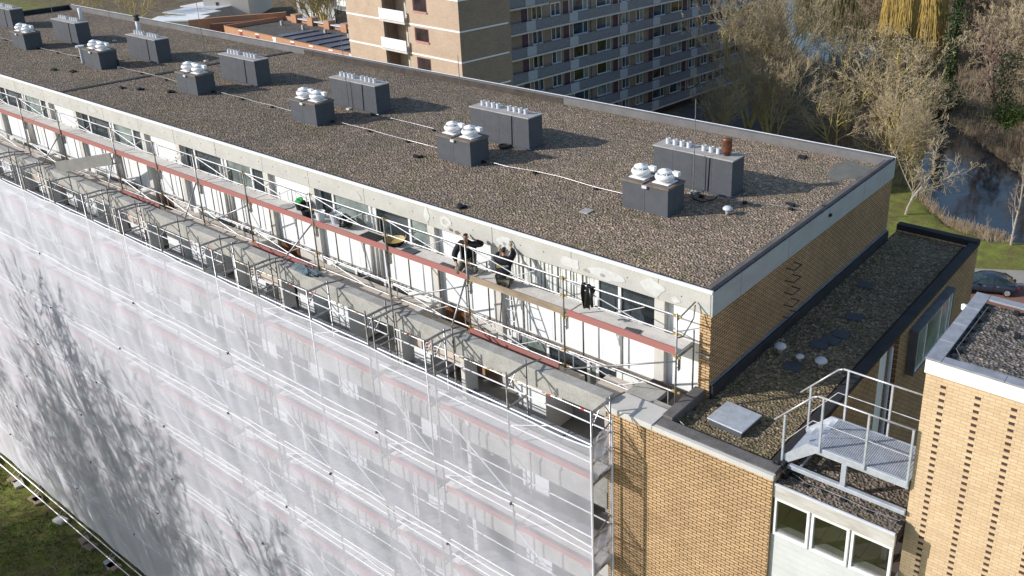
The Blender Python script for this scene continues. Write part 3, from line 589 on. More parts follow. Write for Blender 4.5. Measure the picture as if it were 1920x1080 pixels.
# ------------------------------------------------------------ scaffolding
sc = thing('facade_scaffold', 'tall tube scaffold with red toe boards behind the white netting of the facade', 'scaffold')
YO, YI = -2.80, -2.08
STARTS = [-1.41, -9.14, -17.3, -25.2, -33.2, -41.2, -49.2]; OFF = [0, -2.57, -5.12, -5.42, -7.45]
FR = [s0+o for s0 in STARTS for o in OFF if s0+o > -54]
DK = [-4.22-2.67*j for j in range(7)]
for i, x in enumerate(FR):
    top = -2.28+.06*(i % 3)
    for y, nm in ((YO, 'standard'), (YI, 'inner_standard')):
        mb = MB(); mb.bar((x, y, G+.1), (x, y, top), .024, n=8); mb.build(nm, M_steel_dk if i % 3 else M_steel, sc, smooth=True)
    mb = MB(); mb.box(x-.02, x+.02, YO, YI, -2.38, -2.32); mb.bar((x, YO+.0, -2.75), (x, YO+.32, -2.4), .014); mb.bar((x, YI, -2.75), (x, YI-.22, -2.4), .014)
    for kk in range(3): mb.lathe([(.035, -2.65+.09*kk), (.035, -2.62+.09*kk)], x, YO+.09, 8)
    mb.build('frame_head', M_steel, sc)
    mb = MB(); mb.bar((x, YI, -2.36), (x+.0, -1.5, -2.47), .022); mb.build('wall_tie', M_steel_dk, sc)
bays = [(a, b_) for a, b_ in zip(FR[:-1], FR[1:]) if a-b_ > 1]
links = [(a, b_) for a, b_ in zip(FR[:-1], FR[1:]) if a-b_ <= 1]
def far_key(x, z): return (x-9.2)**2+(z-9.5)**2
def budget(name, items, m, cap=100, **kw):
    items.sort(key=lambda q: q[0])
    for k2, mb in items[:cap]: mb.build(name, m, sc, **kw)
    if items[cap:]:
        al = MB()
        for k2, mb in items[cap:]: i0 = len(al.v); al.v += mb.v; al.f += [tuple(i0+q for q in f_) for f_ in mb.f]
        tag(al.build(name+'s', m, sc), kind='stuff')
rails, toes, decks, coup, trans, braces, inner = [], [], [], [], [], [], []
for (a, b_) in bays:
    mx = (a+b_)/2
    for j, zd in enumerate(DK):
        kf = far_key(mx, zd)
        for h in (.5, 1.0):
            mb = MB(); mb.bar((a, YO+.03, zd+h), (b_, YO+.03, zd+h), .02, n=6, cap=False); rails.append((kf, mb))
        mb = MB(); mb.box(b_+.03, a-.03, YO+.035, YO+.07, zd+.0, zd+.15); toes.append((kf, mb))
        mb = MB(); mb.box(b_+.02, a-.02, YO+.08, YI-.02, zd-.06, zd); decks.append((kf, mb))
        mb = MB(); mb.bar((a, YI-.03, zd+1.0), (b_, YI-.03, zd+1.0), .018, n=5, cap=False); inner.append((kf, mb))
        if (j+int(-mx)) % 2: mb = MB(); mb.bar((a, YO+.02, zd-1.7), (b_, YO+.02, zd+.0), .02, n=6, cap=False); braces.append((kf, mb))
        else: mb = MB(); mb.bar((b_, YO+.02, zd+.5), ((a+b_)/2, YO+.04, zd+1.0), .014, n=5, cap=False); braces.append((kf, mb))
for x in FR:
    for zd in DK:
        mb = MB(); mb.box(x-.02, x+.02, YO, YI, zd-.11, zd-.065); mb.box(x-.02, x+.02, YO, YI, zd+.98, zd+1.02); trans.append((far_key(x, zd), mb))
        mb = MB()
        for h in (.5, 1.0): mb.box(x-.035, x+.035, YO-.005, YO+.055, zd+h-.022, zd+h+.022)
        coup.append((far_key(x, zd), mb))
M_rw = mat('whitened_zinc_rail', (.80, .80, .82), .5, .1, var=.12, sc=3)  # colour whitened to stand in for backlit, shiny galvanised tube
budget('guard_rail', rails, M_rw); budget('toe_board', toes, M_toe); budget('deck', decks, M_deckm); budget('inner_rail', inner, M_rw, 60)
budget('brace', braces, M_rw, 90); budget('transom', trans, M_steel); budget('coupler', coup, M_yel)
# free rails above the net, banded red and white in places
for i, (a, b_) in enumerate(bays[:14]):
    mb = MB(); mb.bar((a, YI, -2.95), (b_, YI, -2.95), .016, n=6); mb.build('upper_rail', M_steel_br, sc)
    q = MB()
    for t_ in ((.12, .5, .85) if i % 2 else (.3, .7)): x = a+(b_-a)*t_; q.bar((x, YI, -2.95), (x-.09, YI, -2.95), .024)
    q.build('marker_band', M_redm if i % 2 == 0 else M_yel, sc)
mb = MB()
for i in range(10): mb.bar((-44.4+1.1*i, YO-.4, G+.35), (-43.5+1.1*i, YO-.4, G+.35), .03)
mb = MB(); mb.path([(-46, YO-.38, G+.45), (-24, YO-.38, G+.45)], .03); mb.path([(-46, YO-.16, G+.7), (-24, YO-.16, G+.7)], .03); mb.build('base_ledger', M_steel_br, sc)
for i, x in enumerate(FR[12:28]):
    mb = MB(); mb.bar((x, YO, G+.7), (x, YO-.4, G+.4), .025); mb.build('base_strut', M_steel_dk, sc)
    T = Matrix.Translation((x, YO-.35, G)) @ Matrix.Rotation(.2*math.sin(i*3), 4, 'Z'); q = MB(); q.box(-.35, .35, -.22, .22, .0, .14, T); q.build('sole_plate', M_toe_w if i % 3 else M_conc3, sc, bevel=.01)

# ------------------------------------------------------------ debris netting
def net_material():
    s = NT('debris_net'); s.t.nodes.remove(s.p)
    tr = s.n('ShaderNodeBsdfTransparent'); tr.inputs[0].default_value = (.93, .93, .96, 1)
    df = s.n('ShaderNodeBsdfDiffuse'); df.inputs[0].default_value = (.83, .835, .915, 1); tl = s.n('ShaderNodeBsdfTranslucent'); tl.inputs[0].default_value = (.82, .82, .92, 1)
    m1 = s.n('ShaderNodeMixShader'); m1.inputs[0].default_value = .25; s.l(df.outputs[0], m1.inputs[1]); s.l(tl.outputs[0], m1.inputs[2])
    nz = s.noise(.5, 5, .65); nz2 = s.noise(2.2, 4, .6, stretch=(1, 1, .5)); mr = s.n('ShaderNodeMapRange'); s.l(nz, mr.inputs[0]); mr.inputs[1].default_value = .3; mr.inputs[2].default_value = .7; mr.inputs[3].default_value = NETA[0]; mr.inputs[4].default_value = NETA[1]
    m2 = s.n('ShaderNodeMixShader'); ad = s.n('ShaderNodeMath', operation='MULTIPLY_ADD'); s.l(nz2, ad.inputs[0]); ad.inputs[1].default_value = .05; s.l(mr.outputs[0], ad.inputs[2])
    # a fine woven mesh seen edge-on closes up: more opaque at grazing angles
    lw = s.n('ShaderNodeLayerWeight'); lw.inputs[0].default_value = .5; pw = s.n('ShaderNodeMath', operation='POWER'); s.l(lw.outputs['Facing'], pw.inputs[0]); pw.inputs[1].default_value = 1.5
    ad2 = s.n('ShaderNodeMath', operation='MULTIPLY_ADD', use_clamp=True); s.l(pw.outputs[0], ad2.inputs[0]); ad2.inputs[1].default_value = .95; s.l(ad.outputs[0], ad2.inputs[2])
    s.l(ad2.outputs[0], m2.inputs[0]); s.l(tr.outputs[0], m2.inputs[1]); s.l(m1.outputs[0], m2.inputs[2]); s.l(m2.outputs[0], s.out.inputs[0])
    return s.m
NETA = (.07, .11)
M_net = net_material()
M_seam = mat('net_hem', (.86, .86, .88), .7, var=.03)
def net(z1, z0, label, idx):
    rnd = random.Random(idx); nx_, nz_ = 330, 16; xa, xb = -1.39, -50.5; mb = MB()
    for j in range(nz_+1):
        v = j/nz_
        for i in range(nx_+1):
            x = xa+(xb-xa)*i/nx_; z = z1+(z0-z1)*v
            dn = min(abs(x-p) for p in FR)
            bul = .05*min(1, dn/.8)*math.sin(math.pi*min(1, v*1.0))
            y = YO-.06-bul*.8-.007*math.sin(x*3.1+z*1.3+idx)*(1+math.sin(x*.7+z))-.005*math.sin(x*7+z*3.1)*(.3+v)
            zz = z+(.035*math.sin(x*1.9+idx)+.05*abs(math.sin(x*.62+idx)) if j in (0, nz_) and idx else 0) - (.05*min(1, dn) if idx == 0 and j == 0 else 0)
            mb.v.append((x, y, zz))
    for j in range(nz_):
        for i in range(nx_): a = j*(nx_+1)+i; mb.f.append((a, a+1, a+nx_+2, a+nx_+1))
    top = mb.v[:nx_+1]; o = tag(mb.build('debris_net', M_net, smooth=True), label, 'netting', 'white debris nets hung in tiers on the scaffold')
    hm = MB(); hm.path([(x, y-.008, z) for x, y, z in top[::3]], .012 if idx else .018, 4); hm.build('hem', M_seam, o)
    if idx:
        for p in FR[idx % 3::4]: B('net_tie', M_steel_dk, o, (p-.018, p+.018, YO-.115, YO-.03, z1-.02, z1+.06))
names = ['topmost tier, its straight hem tied to the top guard rail', 'second tier from the top, below the first bright seam', 'third tier from the top', 'fourth tier from the top, reached by the tips of the tree shadow', 'fifth tier from the top, streaked by tree shadow', 'sixth tier from the top, streaked by tree shadow', 'lowest tier, just above the grass']
zs = [-3.22, -6.05, -8.68, -11.35, -14.0, -16.7, -19.4, -21.7]
for i in range(7): net(zs[i], zs[i+1]-.03, 'white debris net, '+names[i], i)
def sidenet(z1, z0, label):
    mb = MB(); 
    for j in range(9):
        for i in range(9): y = YO+(YI-YO)*i/8; z = z1+(z0-z1)*j/8+(.08*math.sin(math.pi*i/8)*(j/8)); mb.v.append((-1.375+.03*math.sin(i*1.3+j*.8), y, z))
    for j in range(8):
        for i in range(8): a = j*9+i; mb.f.append((a, a+1, a+10, a+9))
    tag(mb.build('end_net', M_net, smooth=True), label, 'netting', 'short nets closing the scaffold end')
sidenet(-3.0, -4.25, 'short net closing the scaffold end beside the brick wall, upper one'); sidenet(-5.85, -7.0, 'short net closing the scaffold end, lower one at the bottom of the photo')
sidenet(-8.6, -9.7, 'short net closing the scaffold end, below the frame of the photo')
mb = MB(); mb.bar((-1.40, YO-.03, -3.2), (-1.40, YO-.03, -21), .03, n=8); mb.bar((-1.38, YI+.02, -2.9), (-1.38, YI+.02, -21), .028, n=8); o = mb.build('end_post_wrap', M_seam, sc)
for z in DK:
    mb = MB(); mb.bar((-1.41, YO, z+1.0), (-1.41, YI, z+1.25), .02); mb.bar((-1.41, YO, z+.5), (-1.41, YI, z+.5), .018); mb.bar((-1.41, YO, z-.1), (-1.41, YI, z+.02), .03); mb.build('end_rail', M_steel_dk, sc)

# ------------------------------------------------------------ upper scaffold on the terrace
us = thing('upper_scaffold', 'narrow scaffold walkway with red toe boards along the top storey, workmen kneeling on it', 'scaffold')
YU, YV = -.90, -.13; ZD = -1.40
PX = [-.38, -3.7, -7.05, -10.32, -13.75, -17.3, -20.3, -23.0, -26.1, -30.6, -34.2, -38, -41.5, -45, -48.5]
for i, x in enumerate(PX):
    mb = MB(); mb.bar((x, YU, -3.0), (x, YU, -.33), .024, n=8); mb.build('standard', M_steel_dk if i % 2 else M_steel, us, smooth=True)
    mb = MB(); mb.bar((x, YV, -3.0), (x, YV, -1.15 if i else -1.1), .022, n=8); mb.build('inner_standard', M_steel_dk, us, smooth=True)
    mb = MB(); mb.box(x-.02, x+.02, YU, YV, ZD-.11, ZD-.06); mb.bar((x, YU+.05, ZD-.35), (x, YU+.2, ZD-.1), .014); mb.bar((x, YU+.02, ZD-.35), (x, YU+.08, ZD-.35), .014); mb.box(x+.03, x+.05, YU+.03, YU+.12, ZD-.42, ZD-.1); mb.build('frame_head', M_steel, us)
    mb = MB()
    for z in (-.40, -.87, ZD-.06, -2.4, -2.87): mb.box(x-.12, x+.10, YU+.008, YU+.058, z-.023, z+.023)
    mb.build('coupler', M_yel, us)
for i, (a, b_) in enumerate(zip(PX[:-1], PX[1:])):
    for z, rr in ((-.40, .021), (-.87, .021), (-2.42, .021), (-2.87, .021)):
        mb = MB(); mb.bar((a-.02, YU+.035, z), (b_+.02, YU+.035, z), rr, n=8, cap=False); mb.build('guard_rail', M_steel_br, us, smooth=True)
    for z in (-.40, -2.42):
        mb = MB(); mb.bar((b_+.05, YU+.03, z), ((a+b_)/2+.6, YU+.03, z-.47), .015); mb.bar(((a+b_)/2-.1, YU+.03, z-.47), ((a+b_)/2+.75, YU+.03, z-.05), .012); mb.bar((a-.22, YU+.03, z), (a-.22, YU+.03, z-.47), .013); mb.bar((b_+.25, YU+.03, z), (b_+.25, YU+.03, z-.47), .013); mb.build('lattice_brace', M_steel_br, us)
    mb = MB(); n = 3
    for k2 in range(n): yy = YU+.06+(YV-YU-.08)*k2/n; mb.box(b_+.03, a-.03, yy+.004, yy+(YV-YU-.08)/n-.004, ZD-.05, ZD)
    mb.build('deck', M_deckm, us)
    mb = MB(); mb.box(b_+.06, a-.04, YU+.025, YU+.06, ZD-.02, ZD+.16); mb.build('toe_board', M_toe_w if i == 1 else M_toe, us, bevel=.004)
    if i in (0, 2, 5, 8): mb = MB(); mb.bar((a if i == 0 else a, YU-.03, ZD-.15), (b_, YU-.03, -2.95), .022, n=8); mb.build('diagonal_brace', M_steel, us, smooth=True)
    for q in (.33, .66):
        mb = MB(); xx = a+(b_-a)*q; mb.bar((xx, .05, -2.95), (xx, .05, ZD-.08), .02, n=8); mb.build('prop', M_steel_dk, us)
for i in (2, 3, 4, 6, 8, 9):
    x = PX[i]; tx = min(FR, key=lambda q: abs(q-(x-.1))); mb = MB(); mb.bar((x-.05, YU-.02, ZD+.02), (tx, -1.86, -2.45), .024, n=8); mb.build('raking_tube', M_steel, us, smooth=True)
mb = MB(); mb.path([(-.38, YU, -.5), (-.38, YV+.02, -.36)], .02); mb.path([(-.38, YU, -.95), (-.36, YU+.25, -1.02), (-.34, YV-.1, -.72), (-.36, YV-.02, -.42)], .018); mb.build('end_rail', M_steel_dk, us)
mb = MB(); mb.bar((-.32, YV, -1.66), (.05, YV, -1.7), .02); mb.build('wall_tie', M_steel_br, us)
for i in (1, 4, 7):     # lower red toe boards on the terrace
    a, b_ = PX[i], PX[i+1]; mb = MB(); mb.box(b_+.1, a-.1, YU-.15, YU-.11, -2.98 if i > 1 else -2.96, -2.80 if i > 1 else -2.78); mb.build('toe_board', M_toe, us)
# grey channel beam leaning from the upper scaffold to the beam
t = thing('channel_beam', 'long grey metal channel leaning between upper scaffold and concrete beam at far left', 'metal beam', (0, 0, 0))
a = Vector((-26.25, -1.0, -1.62)); b_ = Vector((-29.55, -1.75, -2.42)); dd = (b_-a).normalized(); up = Vector((0, 0, 1)); sdv = dd.cross(up).normalized(); u2 = sdv.cross(dd)
def obox(mb, a, b_, w0, w1, h0, h1):
    i = len(mb.v)
    for p in (a, b_):
        for (s_, h_) in ((w0, h0), (w1, h0), (w1, h1), (w0, h1)): mb.v.append(tuple(p+sdv*s_+u2*h_))
    mb.f += [(i, i+3, i+2, i+1), (i+4, i+5, i+6, i+7)]+[(i+k, i+(k+1) % 4, i+4+(k+1) % 4, i+4+k) for k in range(4)]
mb = MB(); obox(mb, a, b_, -.02, .02, -.2, .2); mb.build('web', mat('shaded_grey_channel', (.26, .255, .24), .8, var=.1), t); mb = MB(); obox(mb, a, b_, -.02, .16, .2, .225); obox(mb, a, b_, -.02, .16, -.225, -.2); mb.build('flange', mat('shaded_grey_channel', (.26, .255, .24)), t)  # grey darkened so the colour itself carries the shade on this beam
# ladder
t = thing('ladder', 'aluminium trestle ladder under the deck left of the jacket', 'ladder', (0, 0, 0)); mb = MB()
for (xa, xb, ya, yb) in ((-6.35, -6.0, -.25, -.45), (-6.05, -5.62, -.25, -.45)): mb.bar((xa, ya, -1.52), (xb, yb, -2.95), .022); 
mb.build('stile', M_steel, t); mb = MB()
for k2 in range(5): q = (k2+.5)/5; mb.bar((-6.35+.35*q, -.25-.2*q, -1.52-1.43*q), (-6.05+.43*q, -.25-.2*q, -1.52-1.43*q), .014)
mb.build('rung', M_steel, t); mb = MB(); mb.bar((-6.45, -.15, -1.6), (-6.7, -.1, -2.95), .018); mb.bar((-6.2, -.15, -1.6), (-6.15, -.1, -2.95), .018); mb.build('rear_stay', M_steel_dk, t)
# ------------------------------------------------------------ things on the decks
def bucket(x, y, z, r_, h, m, label, fill=None, tilt=0, group=None, rim=None):
    t = thing('bucket', label, 'bucket', (x, y, z), 0, group); t.rotation_euler = (tilt, 0, 0)
    mb = MB(); mb.lathe([(r_*.78, 0), (r_, h), (r_*1.07, h), (r_*1.07, h-.03), (r_*.93, h-.01), (r_*.74, .02)], 0, 0, 18, cap=False); mb.lathe([(r_*.77, 0.0), (r_*.74, .02)], 0, 0, 18); mb.build('shell', m, t, smooth=False)
    mb = MB(); mb.path([(r_*math.cos(a)*1.05, .02, h-.02-.3*r_*math.sin(a)) for a in np.linspace(0, math.pi, 9)], .006, 4); mb.build('handle', M_steel, t)
    if fill: mb = MB(); mb.lathe([(.0, h*.8), (r_*.9, h*.8)], 0, 0, 18, cap=False); mb.build('contents', fill, t)
    return t
M_green = mat('green_plastic', (.02, .26, .05), .5, var=.1)
bucket(-14.78, -.36, ZD, .19, .30, M_black, 'black mortar tub behind the front tub, left of it on the red edged deck', M_dark, group='black mortar tubs by the green lid')
bucket(-14.4, -.60, ZD, .20, .28, M_black, 'front black mortar tub on the red edged deck', M_dark, group='black mortar tubs by the green lid')
t = bucket(-15.2, -.30, ZD, .17, .26, M_black, 'black tub under the bright green lid on the upper deck'); t = thing('lid', 'bright green round lid propped up on a black tub', 'lid', (-15.2, -.32, ZD+.30)); t.rotation_euler = (R(35), 0, 0); mb = MB(); mb.lathe([(.15, 0), (.15, .02), (.13, .03), (.0, .03)], 0, 0, 20); mb.build('disc', M_green, t)
t = thing('lid', 'grey round lid lying on the upper deck left of the green lid', 'lid', (-15.75, -.45, ZD+.01)); mb = MB(); mb.lathe([(.24, 0), (.24, .02), (.0, .03)], 0, 0, 20); mb.build('disc', M_capl, t)
bucket(-13.75, -.60, ZD, .15, .36, M_whitemetal, 'white bucket standing behind a post on the upper deck', group=None)
bucket(-13.3, -.35, ZD, .20, .30, M_pipe, 'pale grey tub right of the white bucket', M_conc, group=None)
def lump(name, label, cat, loc, sx, sy, sz, m, seed, parts='cloth'):
    t = thing(name, label, cat, loc); rnd = random.Random(seed); ph = [rnd.random()*6 for _ in range(8)]; mb = MB(); nu, nv = 26, 12
    for j in range(nv+1):
        for i in range(nu):
            a = 2*math.pi*i/nu; b_ = math.pi*j/nv; k_ = 1+.22*math.sin(3*a+ph[0]+2*b_)+.14*math.sin(7*a+ph[1]-3*b_)+.1*math.sin(11*a+5*b_+ph[2])
            mb.v.append((sx*k_*math.sin(b_)*math.cos(a), sy*k_*math.sin(b_)*math.sin(a), sz*(1-math.cos(b_))*.5*(1+.15*math.sin(4*a+ph[3]))))
    for j in range(nv):
        for i in range(nu): mb.f.append((j*nu+i, j*nu+(i+1) % nu, (j+1)*nu+(i+1) % nu, (j+1)*nu+i))
    mb.build(parts, m, t); return t
M_bag = mat('black_sheeting', (.018, .018, .02), .35, var=.3, sc=9, spec=.6)
lump('rubbish_bag', 'crumpled black bag on the deck right of the white bucket', 'bag', (-12.7, -.45, ZD), .25, .22, .42, M_bag, 4)
B('black_sheet', M_black, None, (-11.9, -11.1, -.72, -.25, ZD+.005, ZD+.02)); o = bpy.data.objects['black_sheet']; tag(o, 'flat dark mat lying on the deck left of the yellow tub', 'mat')
t = thing('mixing_tub', 'shallow black tub filled with yellow lining on the upper deck', 'tub', (-10.5, -.42, ZD)); mb = MB(); mb.lathe([(.22, 0), (.33, .17), (.35, .17), (.35, .15), (.3, .15), (.2, .02)], 0, 0, 20, cap=False); mb.build('rim', M_black, t); mb = MB(); mb.lathe([(.0, .06), (.2, .07), (.31, .165)], 0, 0, 20, cap=False); mb.build('lining', M_yel, t)
for (x0, x1, y0, y1, lab) in ((-10.0, -9.5, -.7, -.35, 'grey kneeling mat beside the post right of the yellow tub'), (-8.4, -7.9, -.8, -.5, 'grey kneeling mat beside the waving workman')):
    B('kneeling_mat', M_dark_up, None, (x0, x1, y0, y1, ZD+.004, ZD+.03)); o = bpy.data.objects['kneeling_mat'] if 'left' in lab else [q for q in C.objects if q.name.startswith('kneeling_mat')][-1]; tag(o, lab, 'mat')
t = thing('loose_hatch', 'small dark grid mat and timber lath on the deck near its right end', 'mat', (-1.75, -.62, ZD)); T = Matrix.Rotation(R(12), 4, 'Z'); mb = MB(); mb.box(-.27, .13, -.16, .16, .004, .03, T); mb.build('mat', M_dark_up, t)
t = thing('timber_lath', 'thin broken timber lath lying on the right end of the upper deck', 'lath', (-1.4, -.75, ZD)); mb = MB(); mb.bar((-.6, .12, .02), (.45, -.02, .02), .018, n=4); mb.bar((-.3, .13, .02), (.45, .0, .03), .012, n=4); mb.build('lath', M_toe_w, t)
lump('hose_heap', 'tangled blue grey sheeting heaped on the concrete beam left of centre', 'sheeting', (-13.2, -1.75, -2.55), .62, .2, .16, mat('blue_grey_rag', (.14, .19, .22), .7, var=.35, sc=12), 9)
lump('cable_bag', 'small dark lump on the roof edge above the round filler patch', 'bag', (-8.3, .06, -.04), .12, .05, .06, M_kerb_br, 12)
# jacket hung over the rail
t = thing('jacket', 'black jacket hung over the guard rail of the upper scaffold', 'jacket', (-2.95, YU+.03, -.36)); mb = MB(); nu, nv = 16, 12
for sgn in (1, -1):
    i0 = len(mb.v)
    for j in range(nv+1):
        for i in range(nu+1):
            uu = i/nu-.5; v = j/nv; wd = .34*(1-.35*v+.12*math.sin(5*v)); mb.v.append((uu*wd*1.1+.05*v*math.sin(7*uu), -sgn*(.03+.035*math.sin(14*uu+3*v)+.03*v), -.62*v*(1 if sgn > 0 else .55)-.03*abs(math.sin(9*uu))+.02))
    for j in range(nv):
        for i in range(nu): q = i0+j*(nu+1)+i; mb.f.append((q, q+1, q+nu+2, q+nu+1))
mb.build('cloth', M_bag, t, smooth=True); mb = MB(); mb.bar((.12, -.05, -.02), (.2, -.09, -.5), .05, .035, 8); mb.build('sleeve', M_bag, t, smooth=True)

# ------------------------------------------------------------ people
def skin(name, m, parent, nodes, edges, root, sub=2):
    me = bpy.data.meshes.new(name); ks = list(nodes); me.from_pydata([nodes[k][0] for k in ks], [(ks.index(a), ks.index(b_)) for a, b_ in edges], []); o = bpy.data.objects.new(name, me); C.objects.link(o); o.parent = parent
    me.materials.append(m); sk = o.modifiers.new('skin', 'SKIN'); sk.use_smooth_shade = True
    if not me.skin_vertices: bpy.context.view_layer.objects.active = o
    for i, k in enumerate(ks):
        rr = nodes[k][1]; rr = rr if isinstance(rr, tuple) else (rr, rr); v = me.skin_vertices[0].data[i]; v.radius = rr; v.use_root = (k == root)
    sb = o.modifiers.new('sub', 'SUBSURF'); sb.levels = sub; sb.render_levels = sub; return o
def hand(nodes, edges, wrist, p, dr, side, up, L=.17):
    """palm and five separate, unequal, slightly curled fingers grown from the wrist node"""
    dr = Vector(dr).normalized(); side = Vector(side).normalized(); up = Vector(up).normalized(); p = Vector(p)
    nodes[wrist+'palm'] = (tuple(p+dr*.045), (.036, .018)); edges.append((wrist, wrist+'palm'))
    nodes[wrist+'kn'] = (tuple(p+dr*.085), (.036, .015)); edges.append((wrist+'palm', wrist+'kn'))
    for i, ln in enumerate((.070, .080, .074, .058)):
        off = side*(.027-.018*i); a = p+dr*.092+off; b_ = a+dr*ln*.55+up*.008; c = b_+dr*ln*.4+up*.022
        for nm, q, rr in (('a', a, .010), ('b', b_, .0095), ('c', c, .0075)): nodes[f'{wrist}f{i}{nm}'] = (tuple(q), rr)
        edges += [(wrist+'kn', f'{wrist}f{i}a'), (f'{wrist}f{i}a', f'{wrist}f{i}b'), (f'{wrist}f{i}b', f'{wrist}f{i}c')]
    a = p+dr*.035+side*.038; b_ = p+dr*.07+side*.062+up*.01
    nodes[wrist+'t1'] = (tuple(a), .012); nodes[wrist+'t2'] = (tuple(b_), .010); edges += [(wrist+'palm', wrist+'t1'), (wrist+'t1', wrist+'t2')]
M_skin = mat('skin', (.42, .24, .16), .6, var=.08); M_hair = mat('dark_hair', (.03, .02, .015), .7, var=.2); M_hood = mat('black_hoodie', (.022, .020, .025), .85, var=.3, sc=6); M_trs = mat('camouflage_trousers', (.20, .185, .15), .9, var=.45, sc=16, col2=(.05, .05, .045)); M_glove = mat('pale_work_glove', (.42, .40, .28), .85, var=.25, sc=18); M_boot = mat('work_boot', (.05, .04, .035), .8); M_marn = mat('maroon_hem', (.09, .045, .05), .85)
def person(label, loc, rz, J, lean=0):
    """J: joint positions in metres, +Y forward, +X the person's right"""
    t = thing('person', label, 'person', loc, rz)
    N, E = {}, []
    def nd(k, rr): N[k] = (J[k], rr)
    for k, rr in (('pelvis', (.16, .13)), ('waist', (.15, .12)), ('chest', (.175, .13)), ('neckb', .06), ('neck', .055), ('jaw', (.06, .07)), ('head', (.077, .095)), ('crown', (.06, .075))): nd(k, rr)
    E += [('pelvis', 'waist'), ('waist', 'chest'), ('chest', 'neckb'), ('neckb', 'neck'), ('neck', 'jaw'), ('jaw', 'head'), ('head', 'crown')]
    for s_ in 'RL':
        for k, rr in (('sh', .062), ('el', .046), ('wr', .029), ('hip', .088), ('kn', .064), ('an', .042), ('toe', (.045, .03))): nd(k+s_, rr)
        E += [('chest', 'sh'+s_), ('sh'+s_, 'el'+s_), ('el'+s_, 'wr'+s_), ('pelvis', 'hip'+s_), ('hip'+s_, 'kn'+s_), ('kn'+s_, 'an'+s_), ('an'+s_, 'toe'+s_)]
    hn = {}
    for s_ in 'RL':
        d_ = Vector(J['hd'+s_][0]); hand(N, E, 'wr'+s_, J['wr'+s_], d_, J['hd'+s_][1], J['hd'+s_][2])
    skin('body', M_skin, t, N, E, 'pelvis')
    gr = lambda ks, add: {k: (N[k][0], tuple(x+add for x in (N[k][1] if isinstance(N[k][1], tuple) else (N[k][1],)*2))) for k in ks}
    jk = gr(['pelvis', 'waist', 'chest', 'neckb', 'shR', 'elR', 'shL', 'elL', 'wrR', 'wrL'], .045); jk['wrR'] = (tuple(Vector(J['wrR']).lerp(Vector(J['elR']), .12)), .038); jk['wrL'] = (tuple(Vector(J['wrL']).lerp(Vector(J['elL']), .12)), .038)
    skin('jacket', M_hood, t, jk, [('pelvis', 'waist'), ('waist', 'chest'), ('chest', 'neckb'), ('chest', 'shR'), ('shR', 'elR'), ('elR', 'wrR'), ('chest', 'shL'), ('shL', 'elL'), ('elL', 'wrL')], 'waist')
    hd = Vector(J['neckb']); skin('hood', M_hood, t, {'a': (tuple(hd+Vector((-.09, -.03, .02))), .04), 'b': (tuple(hd+Vector((0, -.085, .03))), .05), 'c': (tuple(hd+Vector((.09, -.03, .02))), .04), 'd': (tuple(hd+Vector((.05, .06, -.01))), .025), 'e': (tuple(hd+Vector((-.05, .06, -.01))), .025)}, [('a', 'b'), ('b', 'c'), ('c', 'd'), ('a', 'e')], 'b')
    tr = gr(['pelvis', 'hipR', 'knR', 'anR', 'hipL', 'knL', 'anL'], .018); skin('trousers', M_trs, t, tr, [('pelvis', 'hipR'), ('hipR', 'knR'), ('knR', 'anR'), ('pelvis', 'hipL'), ('hipL', 'knL'), ('knL', 'anL')], 'pelvis')
    for s_ in 'RL': a = Vector(J['an'+s_]); b_ = Vector(J['toe'+s_]); skin('boot', M_boot, t, {'a': (tuple(a), .055), 'b': (tuple(a.lerp(b_, .5)), .055), 'c': (tuple(b_), .048)}, [('a', 'b'), ('b', 'c')], 'b', 1)
    for s_ in 'RL':
        n2 = {k: (v[0], tuple(x+.003 for x in (v[1] if isinstance(v[1], tuple) else (v[1],)*2))) for k, v in N.items() if k.startswith('wr'+s_)}
        skin('glove', M_glove, t, n2, [e for e in E if e[0] in n2 and e[1] in n2], 'wr'+s_, 1)
    h = Vector(J['head']); fw = Vector(J['face']).normalized(); rt = fw.cross(Vector((0, 0, 1))).normalized(); uz = rt.cross(fw)
    def P(a, b_, c): return tuple(h+rt*a+fw*b_+uz*c)
    skin('hair', M_hair, t, {'a': (P(0, .05, .065), .035), 'b': (P(0, .0, .078), (.062, .036)), 'c': (P(0, -.05, .05), (.066, .045)), 'd': (P(0, -.062, -.01), .055)}, [('a', 'b'), ('b', 'c'), ('c', 'd')], 'b')
    skin('nose', M_skin, t, {'a': (P(0, .088, .012), .010), 'b': (P(0, .108, -.018), .014)}, [('a', 'b')], 'a', 1)
    for sg in (1, -1):
        mb = MB(); mb.lathe([(.0, -.009), (.008, -.004), (.008, .004), (.0, .009)], 0, 0, 8, cap=False); mb.v = [P(sg*.03+x, .086+y*.4, .018+z) for x, y, z in mb.v]; mb.build('eye', M_black, t)
        skin('ear', M_skin, t, {'a': (P(sg*.080, -.005, .02), .014), 'b': (P(sg*.083, -.005, -.015), .012)}, [('a', 'b')], 'a', 1)
        mb = MB(); mb.bar(P(sg*.015, .092, .036), P(sg*.045, .082, .036), .005, n=5); mb.build('eyebrow', M_hair, t)
    mb = MB(); mb.bar(P(-.022, .087, -.045), P(.022, .087, -.045), .006, n=6); mb.build('mouth', mat('lips', (.30, .12, .10), .6), t)
    return t
